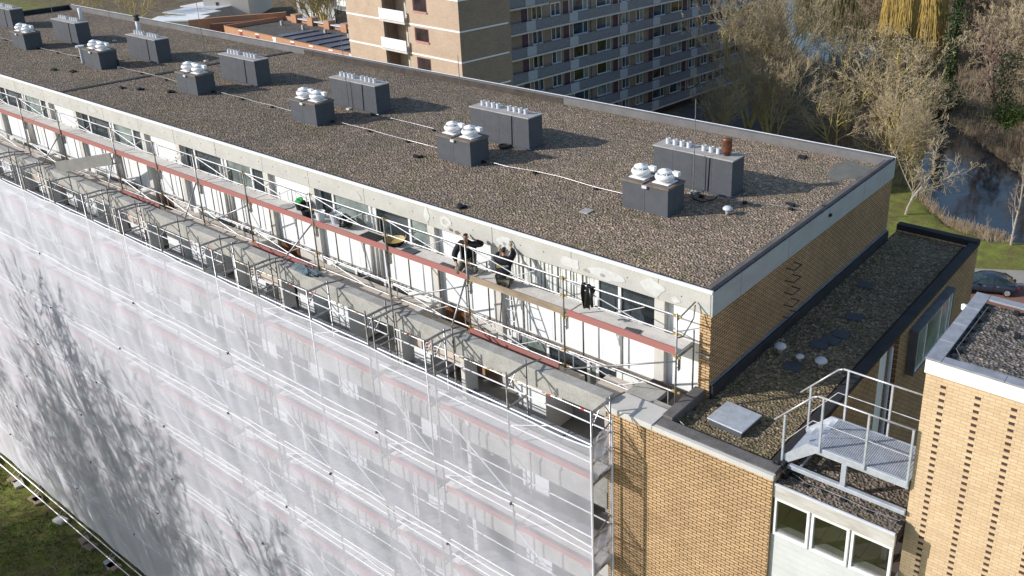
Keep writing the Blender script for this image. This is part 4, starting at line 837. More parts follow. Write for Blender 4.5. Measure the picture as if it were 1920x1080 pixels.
J1 = dict(pelvis=(0, -.16, .29), waist=(0, -.12, .46), chest=(0, -.05, .68), neckb=(0, -.01, .84), neck=(0, .01, .90), jaw=(0, .055, .95), head=(0, .05, 1.025), crown=(0, .035, 1.085), face=(.12, 1, -.05),
          shR=(.20, -.03, .78), elR=(.32, .10, .54), wrR=(.25, .28, .38), hdR=((-.1, .5, -.8), (-1, 0, 0), (0, 1, 0)),
          shL=(-.20, -.03, .79), elL=(-.44, .06, .82), wrL=(-.24, .15, .99), hdL=((.6, -.1, .6), (.2, .8, .2), (0, -.5, .4)),
          hipR=(.11, -.12, .28), knR=(.24, .30, .11), anR=(.16, -.16, .08), toeR=(.16, -.34, .05), hipL=(-.11, -.12, .28), knL=(-.24, .28, .11), anL=(-.16, -.18, .08), toeL=(-.16, -.36, .05))
person('kneeling workman in black hoodie shading his eyes and facing the camera', (-7.42, -.50, ZD), R(218), J1).scale = (1.04,)*3
J2 = dict(pelvis=(0, -.14, .30), waist=(0, -.10, .47), chest=(0, -.02, .68), neckb=(0, .03, .83), neck=(0, .05, .88), jaw=(0, .10, .93), head=(0, .10, 1.0), crown=(0, .08, 1.06), face=(0, 1, .25),
          shR=(.18, .0, .77), elR=(.27, .20, .88), wrR=(.16, .34, 1.02), hdR=((-.1, .25, .9), (-1, 0, 0), (0, 1, 0)),
          shL=(-.18, .02, .77), elL=(-.28, .26, .72), wrL=(-.2, .44, .84), hdL=((.1, .5, .8), (1, 0, 0), (0, 1, 0)),
          hipR=(.10, -.12, .28), knR=(.18, .28, .10), anR=(.14, -.14, .08), toeR=(.14, -.30, .05), hipL=(-.10, -.12, .28), knL=(-.2, .28, .10), anL=(-.14, -.16, .08), toeL=(-.14, -.32, .05))
p2 = person('workman seen from behind, kneeling and reaching up to the concrete fascia', (-6.05, -.50, ZD), R(32), J2)
p2.scale = (.95,)*3
t2 = MB(); t2.box(-.17, -.03, -.215, -.205, .62, .70); t2.build('yellow_badge', M_yel, p2)
t2 = MB(); t2.box(.0, .17, -.21, -.20, .675, .69); t2.box(.0, .17, -.21, -.20, .645, .66); t2.build('back_stripe', M_pipe, p2)

# ------------------------------------------------------------ cars
def car(label, loc, rz, col, name, group=None):
    M = mat(name, col, .28, .35, var=.03, spec=.6); t = thing('parked_car', label, 'car', loc, rz, group); G_ = glass('car_glass', (.03, .05, .055), .03)
    st = [(-2.2, .50, .62, .62), (-2.12, .32, .80, .82), (-1.7, .24, .88, .90), (-1.1, .22, .94, .91), (0, .21, .93, .92), (.9, .22, .90, .91), (1.5, .24, .84, .90), (2.0, .30, .74, .84), (2.2, .42, .58, .66)]
    mb = MB()
    for x, zb, zt, w_ in st:
        for y, z in ((w_*.85, zb), (w_, zb+.12), (w_*1.0, (zb+zt)/2+.05), (w_*.95, zt-.04), (w_*.8, zt), (-w_*.8, zt), (-w_*.95, zt-.04), (-w_, (zb+zt)/2+.05), (-w_, zb+.12), (-w_*.85, zb)): mb.v.append((x, y, z))
    n = len(st)
    for i in range(n-1):
        for k2 in range(10): mb.f.append((i*10+k2, i*10+(k2+1) % 10, (i+1)*10+(k2+1) % 10, (i+1)*10+k2))
    mb.f += [tuple(range(10))[::-1], tuple((n-1)*10+q for q in range(10))]
    o = mb.build('body', M, t, smooth=True); sb = o.modifiers.new('s', 'SUBSURF'); sb.levels = 1; sb.render_levels = 1
    gs = [(-1.95, .90, .62, .905), (-1.25, .90, .72, 1.33), (-.5, .90, .74, 1.43), (.2, .90, .74, 1.40), (1.15, .88, .72, .90)]
    mb = MB()
    for x, z0, w_, z1 in gs:
        for y, z in ((.80, z0), (w_*.86 if z1 > 1 else w_, z1-.03), (-(w_*.86) if z1 > 1 else -w_, z1-.03), (-.80, z0)): mb.v.append((x, y, z))
    for i in range(4):
        for k2 in range(4): mb.f.append((i*4+k2, i*4+(k2+1) % 4, (i+1)*4+(k2+1) % 4, (i+1)*4+k2))
    mb.build('glazing', G_, t)
    mb = MB(); rs = [(-1.32, .60, 1.325), (-.5, .63, 1.43), (.2, .625, 1.40), (.32, .60, 1.355)]
    for x, w_, z in rs:
        for y, dz in ((w_+.02, -.045), (w_*.9, .0), (0, .015), (-w_*.9, .0), (-w_-.02, -.045)): mb.v.append((x, y, z+dz))
    for i in range(3):
        for k2 in range(4): mb.f.append((i*5+k2, i*5+k2+1, (i+1)*5+k2+1, (i+1)*5+k2))
    o = mb.build('roof', M, t, smooth=True); so_ = o.modifiers.new('s', 'SOLIDIFY'); so_.thickness = .03
    for sg in (1, -1):
        mb = MB(); mb.bar((-1.95, sg*.72, .9), (-1.3, sg*.63, 1.31), .035); mb.bar((-.35, sg*.80, .9), (-.4, sg*.66, 1.39), .03); mb.bar((1.1, sg*.76, .9), (.3, sg*.63, 1.34), .03); mb.build('pillar', M, t)
        mb = MB(); mb.box(.75, .92, sg*.96-.1, sg*.96+.1, .88, 1.0); mb.build('mirror', M, t, bevel=.03)
        for x in (-1.38, 1.38):
            w1 = MB(); w1.bar((x, sg*.74, .32), (x, sg*.925, .32), .32, n=24); wo = w1.build('wheel', M_black, t, bevel=.03); w1 = MB(); w1.bar((x, sg*.90, .32), (x, sg*.935, .32), .21, n=20)
            for a in range(5): q = a*1.2566; w1.bar((x, sg*.938, .32), (x+.2*math.cos(q), sg*.938, .32+.2*math.sin(q)), .022, n=4)
            w1.build('rim', M_steel_br, wo)
        mb = MB(); mb.box(2.02, 2.17, sg*.62-.16, sg*.62+.16, .56, .68); mb.build('headlight', glass('lamp_glass', (.5, .5, .5), .1), t, bevel=.03)
        mb = MB(); mb.box(-2.2, -2.08, sg*.68-.13, sg*.68+.13, .66, .80); mb.build('tail_light', mat('red_lamp', (.3, .02, .02), .3), t, bevel=.02)
        mb = MB(); mb.box(-.37, -.36, sg*.905-.02, sg*.905+.02, .3, .9); mb.box(.55, .56, sg*.9-.02, sg*.9+.02, .3, .9); mb.build('door_seam', M_black, t)
        mb = MB(); mb.box(-.75, -.6, sg*.93-.015, sg*.93+.015, .78, .81); mb.box(.2, .35, sg*.93-.015, sg*.93+.015, .78, .81); mb.build('door_handle', M_steel_br, t)
    return t
car('dark blue grey saloon car parked behind the low brick wing', (-4.95, 51.0, G+.02), R(203), (.04, .055, .085), 'dark_blue_car_paint')
car('silver blue car parked below the bare trees beside the gallery flats', (-45.2, 82.0, G+.03), R(100), (.30, .36, .42), 'silver_car_paint')

# ------------------------------------------------------------ gallery flats behind
TH = R(3.767); ap = thing('gallery_flats', 'tall brick block with blank sunny end and access galleries on the shaded side', 'building', (0, 0, 0), 0)
# local frame: x' = outward from gallery face, y' = along the gallery; parts hang on a turned Empty
ap.location = (-51.64, 81.72, G); ap.rotation_euler = (0, 0, -TH)
def at(q): v = Matrix.Rotation(TH, 4, 'Z') @ (Vector(q)-Vector((-51.64, 81.72, G))); return v
cw = at((-45.8, 37.3, G)); cx, cy = cw.x, cw.y                      # sunny corner of the projecting end block
HT = 22.8
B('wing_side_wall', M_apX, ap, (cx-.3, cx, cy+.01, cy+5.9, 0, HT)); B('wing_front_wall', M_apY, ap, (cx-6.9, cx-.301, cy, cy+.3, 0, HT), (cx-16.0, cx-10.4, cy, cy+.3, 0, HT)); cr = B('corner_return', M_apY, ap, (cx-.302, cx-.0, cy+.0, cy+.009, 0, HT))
B('core', M_apX, ap, (cx-6.9, cx-.31, cy+.31, cy+5.8, 0, HT), (cx-16, cx-10.4, cy+.31, cy+5.8, 0, HT), (cx-16, -1.32, cy+5.9, -24, 0, HT), (cx-16, -1.32, -23.99, 16.4, 0, 17.6))  # unseen top of the far part cut low so sun reaches the trees
B('loggia_back', M_apY, ap, (cx-10.4, cx-6.9, cy+1.5, cy+1.7, 0, HT))
for k_ in range(-1, 9):
    zb = 17.55-2.6*(6-k_)
    if zb < 0 or zb > HT: continue
    B('white_band', M_edge, ap, (cx-6.9, cx+.02, cy-.03, cy, zb, zb+.14), (cx+.0, cx+.03, cy+.0, cy+5.6, zb, zb+.12), (cx-16, cx-10.4, cy-.03, cy, zb, zb+.14))
    lg = B('loggia_slab', M_conc3, ap, (cx-10.5, cx-6.85, cy-.35, cy+1.5, zb-.02, zb+.16)); pm = MB()
    for j in range(3): a = cx-10.45+1.2*j; pm.box(a, a+1.17, cy-.38, cy-.33, zb+.2, zb+1.15)
    pm.build('loggia_panel', M_white, ap)
    wo = B('window', M_frame, ap, (cx-9.0, cx-7.6, cy+1.45, cy+1.499, zb+.3, zb+2.3)); B('pane', M_glass_g, wo, (cx-8.9, cx-8.1, cy+1.43, cy+1.449, zb+.4, zb+2.2)); B('door', mat('blue_door', (.07, .09, .22), .5), wo, (cx-8.0, cx-7.65, cy+1.43, cy+1.449, zb+.2, zb+2.2))
    wo = B('window', mat('maroon_frame', (.10, .03, .035), .6), ap, (cx-5.95, cx-4.1, cy-.02, cy+.0, zb-1.35, zb-.17)); B('pane', glass('maroon_room_glass', (.05, .035, .045), .1), wo, (cx-5.75, cx-4.2, cy-.024, cy-.021, zb-1.25, zb-.25)); B('sill', mat('pink_sill', (.55, .27, .25), .7), wo, (cx-5.98, cx-4.05, cy-.1, cy-.02, zb-1.42, zb-1.3))
GW = -1.2
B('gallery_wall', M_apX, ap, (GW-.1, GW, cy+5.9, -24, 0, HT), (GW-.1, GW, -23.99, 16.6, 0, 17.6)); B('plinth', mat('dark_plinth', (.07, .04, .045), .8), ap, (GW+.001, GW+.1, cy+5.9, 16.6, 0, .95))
M_gl1 = mat('grey_gallery_panel', (.40, .42, .46), .6, var=.06); M_rail = mat('gallery_rail_grey', (.27, .28, .31), .5)
ox = cy+5.9; cyc = [('d', -28.1), ('w', -26.3, 1.5), ('w', -23.4, 1.5), ('d', -21.7), ('b', -19.4, 2.5), ('b', -15.4, 2.5), ('d', -13.2), ('w', -11.4, 1.4), ('w', -8.7, 1.4), ('d', -6.4), ('b', -4.8, 2.4), ('b', -1.2, 2.4), ('d', .7), ('w', 2.4, 1.4), ('w', 5.2, 1.4), ('d', 7.0), ('b', 9.0, 2.4), ('b', 12.6, 2.2), ('w', -30.4, 1.2), ('d', -32, 0), ('w', -34.4, 1.6), ('d', -36.4)]
rnd = random.Random(11)
for k_ in range(0, 9):
    L = .95+2.6*k_; YE = 16.6 if L < 14 else -24
    if L > 19.5: continue
    sl_ = B('gallery_slab', M_conc3, ap, (GW, .05, ox, YE, L-.02, L+.16)); B('gallery_rail', M_rail, ap, (-.03, .03, ox, YE, L+1.15, L+1.2), (-.02, .02, ox, YE, L+.25, L+.29), *[(-.018, .018, y, y+.035, L+.16, L+1.15) for y in np.arange(ox+.1, YE-.1, 1.45)])
    B('gallery_infill', mat('wired_glass_balustrade', (.20, .215, .245), .45), ap, (-.008, .008, ox, YE, L+.3, L+1.12))
    for ps in [q_ for q_ in (-33.6, -26.8, -20.2, -11.6, -5.3, 2.8, 9.5) if q_ < YE-1]: B('white_gallery_panel', M_gl1, ap, (.032, .05, ps-.7, ps+.7, L+.2, L+1.2))
    for it in cyc:
        y = it[1]+1.6 if it[1] > -29 else it[1]+1.2
        if y < ox+.6 or y > YE-1.4: continue
        if it[0] == 'd':
            o = B('door', mat('plum_door', (.10, .05, .07), .6), ap, (GW, GW+.04, y-.42, y+.42, L+.16, L+2.3)); B('frame', M_frame, o, (GW, GW+.05, y+.42, y+.49, L+.16, L+2.35))
            continue
        hw = it[2]/2; z0, z1 = L+.95, L+2.35
        wo = B('window', M_frame, ap, (GW, GW+.05, y-hw, y+hw, z0, z1)); sp = y+hw*.35 if it[0] == 'b' else y-.05; pm = rnd.choice((glass('flat_pane', (.09, .11, .13)), glass('flat_pane', (.09, .11, .13)), M_glass_g, glass('olive_pane', (.10, .09, .04)), glass('blue_pane', (.06, .10, .15))))
        B('pane', pm, wo, (GW+.051, GW+.06, y-hw+.08, sp-.05, z0+.1, z1-.08)); B('pane', rnd.choice((pm, M_glass_g)), wo, (GW+.051, GW+.06, sp+.05, y+hw-.08, z0+.1, z1-.08)); B('sill', M_pipe, wo, (GW+.05, GW+.16, y-hw-.05, y+hw+.05, z0-.06, z0))
for y in (-30.8, -24.8+.2, -16.0, -9.6, -1.8, 5.6, 12.9):
    if y > ox+.5: mb = MB(); mb.bar((GW+.1, y, .9), (GW+.1, y, 17.5), .06, n=6); mb.build('downpipe', M_rail, ap)
B('roof', M_dark, ap, (cx-16, -1.2, cy+5.8, -24, HT, HT+.3), (cx-16, -1.2, -24, 16.5, 17.6, 17.9), (cx-16, cx, cy, cy+5.8, HT, HT+.3))

# ------------------------------------------------------------ terrace, pale block and sheds at far left
t = thing('terraced_houses', 'low row of orange brick flats with coloured doors and dark flat roof', 'building', (-108, 64, G), R(-3.5))
B('front_wall', M_orB, t, (-20, 24, 0, .3, 0, 5.5)); B('core', M_dark_up, t, (-20, 24, .31, 10.9, 0, 4.9)); B('back_wall', M_orB, t, (-20, 24, 10.9, 11.3, 0, 5.6)); B('end_wall', M_orB, t, (-20.3, -20, 0, 11.3, 0, 5.6))
mb = MB(); mb.poly([(-20, .3, 4.95), (24, .3, 4.95), (24, 10.9, 4.95), (-20, 10.9, 4.95)]); mb.build('roof', gravel('far_roof', (.12, .11, .11), (.15, .14, .13), (.18, .17, .16), .1), t)
for i in range(9):
    x = -17+4.7*i; B('pier', M_orB, t, (x, x+1.5, 10.2, 11.5, 4.9, 6.3)); B('pier_cap', M_pipe, t, (x+1.5, x+4.6, 10.4, 11.4, 5.6, 5.75))
cols = [(.30, .06, .04), (.30, .06, .04), (.65, .65, .65), (.32, .12, .10), (.75, .24, .05), (.62, .05, .03), (.7, .7, .7), (.3, .08, .05)]
for i, c_ in enumerate(cols):
    x = -15.6+4.9*i; B('door', mat('door_%d' % (int(c_[0]*100)+int(c_[1]*1000)), c_, .6), t, (x, x+.9, -.03, 0, 3.3, 5.2)); B('door_head', M_frame, t, (x-.05, x+.95, -.05, 0, 5.2, 5.4))
    for dx in (2.0, 3.0): wo = B('window', M_frame, t, (x+dx, x+dx+.8, -.03, -.0, 3.4, 4.5)); B('pane', M_glass, wo, (x+dx+.07, x+dx+.73, -.035, -.03, 3.47, 4.43))
for i in range(7): B('solar_strip', mat('blue_panel', (.10, .12, .18), .3, var=.1), t, (-8+3.2*i+.0, -7+3.2*i+.6, 2.0, 8.5, 5.0, 5.12))
for i in range(6): B('roof_vent', M_capl, t, (-16+6.2*i, -15.6+6.2*i, 7.5, 7.9, 4.9, 5.7))
mb = MB(); pts = [(-26, -3), (-24.5, 2), (-22.6, 6), (-20.8, 9), (-20.1, 11.3)]
for (a, b_) in zip(pts[:-1], pts[1:]): mb.bar
q = [(x, y) for x, y in pts]+[(x-.5, y+.3) for x, y in pts[::-1]]; mb.prism(q, 0, 6.2); mb.build('curved_wall', M_orB, t)
q = [(-23, -1), (-21, 2.5), (-20.4, 6.5), (-20.4, 6.9), (-21.6, 3.6), (-23.6, 0)]; mb = MB(); mb.prism(q, 0, 5.6); mb.build('curved_wall', mat('red_brown_wall', (.20, .10, .075), .9, var=.1), t)
t = thing('pale_block', 'pale rendered block with small square windows far behind the orange terrace', 'building', (-166, 84, G), R(38)); M_pale = mat('pale_render', (.62, .58, .52), .8, var=.04)
B('wall', M_pale, t, (0, 9, 0, 14, 0, 16)); B('roof', M_dark, t, (-.1, 9.1, -.1, 14.1, 16, 16.3))
for (x, z) in ((2.5, 2.6), (4.6, 5.4), (6.6, 5.4), (3, 9), (6, 9), (3, 12), (6, 12)): B('window', M_glass, t, (x, x+.6, -.03, 0, z, z+.9))
t = thing('balcony_block', 'grey white block with balconies and dark undercroft far behind the terrace', 'building', (-152, 96, G), R(-6)); B('wall', mat('grey_render', (.42, .44, .46), .8, var=.05), t, (0, 34, 0, 10, 0, 16)); B('undercroft', M_black, t, (14, 24, -.05, 0, .2, 3.2)); B('roof', M_dark, t, (-.1, 34.1, -.1, 10.1, 16, 16.3))
for i in range(6):
    for k_ in range(4):
        x = 1+5.6*i; z = 1.2+3.3*k_
        if k_ == 0 and 2 <= i <= 4: continue
        wo = B('window', M_frame, t, (x, x+2.2, -.04, 0, z+.6, z+2.1)); B('pane', M_glass, wo, (x+.1, x+2.1, -.05, -.041, z+.7, z+2.0))
        if i % 2: B('balcony', M_white, t, (x-.6, x+3.2, -1.2, -.06, z-.1, z+.95))
for i, (x, y, rz, m_, lab) in enumerate(((-162, 79, 12, M_white, 'white roofed long shed with pale garage doors beyond the roof kerb'), (-166, 85, 12, M_pipe, 'grey roofed shed behind the white roofed one'), (-157, 73.5, 40, M_white, 'small white walled garage nearest the roof kerb at far left'))):
    t = thing('shed', lab, 'shed', (x, y, G), R(rz), 'sheds beyond the far roof kerb'); B('wall', mat('shed_wall', (.55, .52, .46), .8), t, (-4.5, 4.5, -2.5, 2.5, 0, 2.6)); B('roof', m_, t, (-4.8, 4.8, -2.8, 2.8, 2.601, 2.8))
    for j in range(4): B('garage_door', M_pale, t, (-4.2+2.15*j, -2.3+2.15*j, -2.54, -2.501, 0, 2.2))

# ------------------------------------------------------------ trees
def perp(d_, rnd): a = d_.orthogonal().normalized(); b_ = d_.cross(a); q = rnd.random()*6.283; return a*math.cos(q)+b_*math.sin(q)
def grow(rnd, segs, p, d_, L, r_, lvl, S):
    n = S['steps'][lvl]; st = L/n; pts = [(p.copy(), r_)]; dirs = [d_.copy()]
    for i in range(n):
        d_ = (d_+perp(d_, rnd)*S['wob'][lvl]*rnd.random()+Vector((0, 0, S['up'][lvl]))).normalized(); p = p+d_*st; rr = r_*(1-(i+1)/n*S['taper'][lvl]); pts.append((p.copy(), rr)); dirs.append(d_.copy())
    for (a, ra), (b_, rb) in zip(pts[:-1], pts[1:]): segs.append((a, b_, max(ra, S['rmin']), max(rb, S['rmin']), lvl))
    if lvl+1 < len(S['steps']):
        nb = S['kids'][lvl]
        for j in range(nb):
            t_ = S['from'][lvl]+(1-S['from'][lvl])*(j+rnd.random())/nb; i = min(n-1, int(t_*n)); fq = t_*n-i; q = pts[i][0].lerp(pts[i+1][0], fq); rr = pts[i][1]*S['rk']
            dd = (dirs[i]*S['fwd'][lvl]+perp(dirs[i], rnd)).normalized(); grow(rnd, segs, q, dd, L*S['len'][lvl]*(1-.5*t_)*(.7+.6*rnd.random()), rr, lvl+1, S)
def segmesh(name, segs, m, sides=3, parent=None):
    n = len(segs); V = []; F = []
    cs = [(math.cos(2*math.pi*k/sides), math.sin(2*math.pi*k/sides)) for k in range(sides)]
    for a, b_, ra, rb, l_ in segs:
        ax = (b_-a); 
        if ax.length < 1e-5: continue
        ax.normalize(); u_ = ax.orthogonal().normalized(); v_ = ax.cross(u_); i = len(V)
        for c_, s_ in cs: V.append(tuple(a+u_*(ra*c_)+v_*(ra*s_)))
        for c_, s_ in cs: V.append(tuple(b_+u_*(rb*c_)+v_*(rb*s_)))
        for k in range(sides): F.append((i+k, i+(k+1) % sides, i+sides+(k+1) % sides, i+sides+k))
    me = bpy.data.meshes.new(name); me.from_pydata(V, [], F); me.materials.append(m); o = bpy.data.objects.new(name, me); C.objects.link(o); o.parent = parent; return o
M_bark_y = mat('mossy_bark', (.56, .46, .15), .9, var=.3, sc=1.5, col2=(.34, .28, .11)); M_twig_y = mat('pale_twigs', (.46, .37, .24), .9, var=.25, sc=.6, col2=(.31, .25, .15))
M_bark_b = mat('brown_bark', (.24, .17, .12), .9, var=.3, sc=1); M_twig_b = mat('brown_twigs', (.34, .265, .18), .9, var=.3, sc=.5, col2=(.22, .17, .11)); M_twig_r = mat('reddish_twigs', (.33, .225, .17), .9, var=.2, sc=.5)
M_bark_w = mat('birch_bark', (.46, .41, .35), .8, var=.25, sc=5, col2=(.25, .21, .18)); M_will = mat('willow_withies', (.60, .42, .12), .8, var=.2, sc=.4, col2=(.36, .27, .09)); M_will_d = mat('olive_withies', (.16, .135, .06), .8, var=.2, sc=.4, col2=(.10, .09, .045)); M_ivy = mat('ivy_leaves', (.055, .085, .025), .5, var=.35, sc=1.2, col2=(.025, .045, .015)); M_bush = mat('fresh_bush_leaves', (.14, .21, .04), .6, var=.3, sc=1.5, col2=(.06, .10, .02))
SP_up = dict(steps=[7, 6, 5, 4, 2], wob=[.2, .28, .36, .45, .5], up=[.05, .17, .17, .13, .08], taper=[.6, .75, .8, .8, .6], kids=[9, 7, 6, 4], len=[.66, .58, .55, .5], rk=.55, fwd=[1.3, 1.35, 1.4, 1.3], **{'from': [.2, .2, .2, .2]}, rmin=.013)
SP_wide = dict(SP_up, up=[.02, .10, .12, .10, .05], fwd=[.8, .95, 1.15, 1.2], len=[.78, .62, .55, .5], wob=[.25, .38, .42, .5, .5])
def bare(name, label, loc, H, S, mb_, mt_, seed, stems=1, group=None, rz=0, r0=.16, sc_=1.0):
    rnd = random.Random(seed); segs = []
    for i in range(stems):
        a = rnd.random()*6.28; d_ = Vector((math.cos(a)*.28*(stems > 1), math.sin(a)*.28*(stems > 1), 1)).normalized(); grow(rnd, segs, Vector((.3*math.cos(a)*(stems > 1), .3*math.sin(a)*(stems > 1), -.1)), d_, H*(.62+.1*rnd.random()), r0*(.8 if stems > 1 else 1), 0, S)
    t = thing(name, label, 'tree', loc, rz, group); segmesh('trunk', [q for q in segs if q[4] < 2], mb_, 5, t); segmesh('crown', [q for q in segs if q[4] >= 2], mt_, 3, t); t.scale = (sc_,)*3; return t
def dup(t, loc, rz, sc_, label, group=None):
    c = copy_tree(t); c.location = loc; c.rotation_euler = (0, 0, rz); c.scale = (sc_,)*3; c['label'] = label
    if group: c['group'] = group
    return c
gN = 'bare mossy trees between the roof and the water'
SPd = dict(SP_up, kids=[10, 8, 6, 3], rmin=.018, rk=.62)
a1 = bare('bare_tree', 'largest bare mossy tree with many upright stems, right of the gallery flats', (-40.3, 79.0, G), 18, SPd, M_bark_y, M_twig_y, 21, 5, gN, r0=.22)
a2 = bare('bare_tree', 'wide bare tree with arching grey twigs over the canal bend', (-24.6, 84.5, G), 15, dict(SP_wide, kids=[8, 7, 6, 2], rmin=.021, rk=.64), M_bark_y, M_twig_y, 33, 3, gN, r0=.21)
dup(a2, (-30.2, 84.5, G), 2.0, .98, 'bare tree between the largest mossy tree and the wide tree over the canal', gN)
dup(a1, (-34.6, 74.0, G), 2.4, .62, 'low mossy tree just behind the roof kerb, left of the canal bend', gN)
dup(a2, (-27.8, 75.5, G), 4.0, .62, 'low spreading tree just behind the middle of the rear kerb', gN)
dup(a2, (-20.5, 74.0, G), .7, .66, 'low mossy tree behind the far right roof corner', gN)
dup(a1, (-39.5, 69.5, G), 5.0, .5, 'bushy mossy shrub tree behind the kerb below the largest tree', gN)
dup(a1, (-17.6, 70.6, G), 3.9, .48, 'low bare tree on the bank overhanging the water by the pale lawn tree', gN)
dup(a2, (-21.8, 78.0, G), 2.8, .72, 'bare tree leaning over the water left of the pond', gN)
b1 = bare('bare_tree', 'small pale bare tree standing on the lawn at the roof corner', (-15.2, 62.6, G), 8.6, dict(SP_wide, kids=[8, 6, 5, 3], up=[.02, .0, .02, .02, 0], rmin=.016), M_bark_w, M_twig_y, 5, 1, r0=.13)
b2 = bare('birch_tree', 'slender pale birch by the water at the right edge', (-5.6, 60.9, G), 9.5, dict(SP_up, kids=[9, 5, 4, 3], rmin=.012, len=[.35, .5, .5, .5]), M_bark_w, M_twig_b, 8, 1, r0=.09)
b3 = dup(b2, (-7.4, 60.7, G), 1.2, .3, 'young stub of a birch left of the slender birch by the water')
dup(b2, (-16.6, 60.6, G), 3.2, .22, 'cut stub of a sapling at the foot of the small pale tree')
M_cl = []
def leaves(name, m, parent, pts, size, seed):
    rnd = random.Random(seed); mb = MB()
    for p in pts:
        a = Vector((rnd.uniform(-1, 1), rnd.uniform(-1, 1), rnd.uniform(-1, 1))).normalized(); b_ = perp(a, rnd); c_ = a.cross(b_); s_ = size*(.5+rnd.random()); p = Vector(p)
        mb.poly([p+b_*s_, p+c_*s_*.8, p-b_*s_, p-c_*s_*.8])
    return mb.build(name, m, parent)
# far bank trees
gF = 'trees of the far bank'
w1 = bare('bare_tree', 'brown bare tree', (-16.9, 96.6, G), 17, dict(SP_wide, kids=[14, 7, 6, 4], len=[.42, .55, .5, .5], rmin=.022), M_bark_b, M_twig_r, 61, 1, gF, r0=.24)
w1['label'] = 'tall reddish tree with a straight brown trunk and ivy on the far bank'
rnd = random.Random(5); leaves('ivy', M_ivy, w1, [(.9+rnd.gauss(0, .8), rnd.gauss(0, .7), rnd.uniform(.5, 9)) for _ in range(1500)], .11, 3)
w2 = bare('bare_tree', 'brown bare tree', (-41, 122, G), 15, dict(SP_up, rmin=.024, kids=[9, 8, 6, 4]), M_bark_b, M_twig_b, 62, 3, gF)
w3 = bare('bare_tree', 'olive tree', (-10, 108, G), 15, dict(SP_wide, rmin=.024, kids=[10, 8, 6, 4]), M_bark_w, M_twig_y, 63, 3, gF)
w2['label'] = 'brown twiggy tree behind the canal, left of the long yellow willow'; w3['label'] = 'pale stemmed bare tree near the top right corner'
rnd = random.Random(19)
spots = [(-3, 92, 0, .8), (-8, 97, 1, .9), (-1, 103, 0, 1), (-13, 117, 2, 1.1), (-20, 126, 1, 1.1), (-2, 116, 1, 1.1), (-29, 141, 1, 1.1), (-36, 152, 0, 1.1), (-12, 138, 0, 1.2), (-46, 166, 1, 1.1), (-24, 156, 2, 1.2), (5, 95, 2, .9), (3, 84, 0, .6), (-9, 88, 1, .55), (-40, 134, 2, .9), (-56, 178, 0, 1.1), (-38, 172, 1, 1.2), (-10, 155, 1, 1.2), (2, 130, 2, 1.2), (-22, 114, 2, .9), (-68, 190, 1, 1.1), (-52, 195, 2, 1.2), (-74, 120, 1, .8), (-70, 134, 0, .8), (-82, 150, 2, .9)]
nm = ['reddish twiggy', 'dull brown', 'pale stemmed grey']; near = ['at the right edge above the yellow reeds', 'behind the trunk with ivy', 'high on the right edge', 'right of the dark ivy column', 'behind the dark ivy column', 'top right, between two pale stems', 'behind the yellow willow', 'above the olive willow', 'top right behind the willow', 'far up the canal, right bank', 'far behind the yellow willow', 'beyond the right edge near the water', 'low at the right edge of the canal', 'low beside the ivy trunk', 'between the two willows', 'farthest on the right bank', 'far back, top middle of the wood', 'far back above the ivy trunk', 'at the top right edge', 'just right of the yellow willow', 'deep in the wood, right of the canal', 'deepest in the wood', 'on the near bank past the gallery flats', 'second past the gallery flats', 'third past the gallery flats by the canal']
for i, (x, y, ty, s_) in enumerate(spots): dup((w1, w2, w3)[ty], (x, y, G), rnd.random()*6.28, s_*(.9+.2*rnd.random()), nm[ty]+' tree '+near[i], gF)
def willow(label, loc, H, Rr, m, seed, n=1500):
    rnd = random.Random(seed); t = thing('willow_tree', label, 'tree', loc, 0, 'weeping willows'); segs = []
    S = dict(SP_wide, steps=[4, 5, 4], kids=[10, 8], up=[.0, .12, .02], rmin=.03, len=[.9, .6]); grow(rnd, segs, Vector((0, 0, -.1)), Vector((0, 0, 1)), H*.55, .4, 0, S); segmesh('trunk', segs, M_bark_b, 5, t)
    st = []
    for i in range(n):
        a = rnd.random()*6.283; q = math.sqrt(rnd.random()); lobe = 1+.22*math.sin(3*a+seed)+.12*math.sin(7*a); rr = Rr*q*lobe; ztop = H*(1-.38*q*q)+rnd.uniform(-.8, .5); p = Vector((rr*math.cos(a), rr*math.sin(a), ztop)); L = ztop*(.55+.4*rnd.random()) if q > .5 else H*.35*rnd.random(); nseg = 4; dx = rnd.uniform(-.16, .16); dy = rnd.uniform(-.16, .16)
        for j in range(nseg): p2_ = p+Vector((dx+rnd.gauss(0, .09)+.12*math.cos(a)*(1-j/2), dy+rnd.gauss(0, .09)+.12*math.sin(a)*(1-j/2), -L/nseg*rnd.uniform(.7, 1.2))); st.append((p, p2_, .035, .03, 2)); p = p2_
    segmesh('crown', st, m, 3, t); return t
willow('long golden weeping willow lit by the sun beyond the canal', (-35.4, 121, G), 17, 3.8, M_will, 2, 2200)
dup(w2, (-27.5, 127, G), 2.2, 1.1, 'brown tree standing close behind the dark ivy column', gF)
willow('broad olive brown willow beside the canal at the top', (-49.5, 131, G), 13.5, 7.5, M_will_d, 4, 3600)
t = thing('ivy_tree', 'narrow column of dark ivy climbing a trunk in front of the golden willow', 'tree', (-26.5, 111, G)); mb = MB(); mb.bar((0, 0, 0), (0, 0, 15), .18, .08, 8); mb.build('trunk', M_bark_b, t); rnd = random.Random(8); leaves('crown', M_ivy, t, [((.55+.15*math.sin(z_*2))*rnd.gauss(0, .8), .55*rnd.gauss(0, .8), z_) for z_ in [rnd.uniform(.2, 13.5) for _ in range(3800)]], .13, 5)
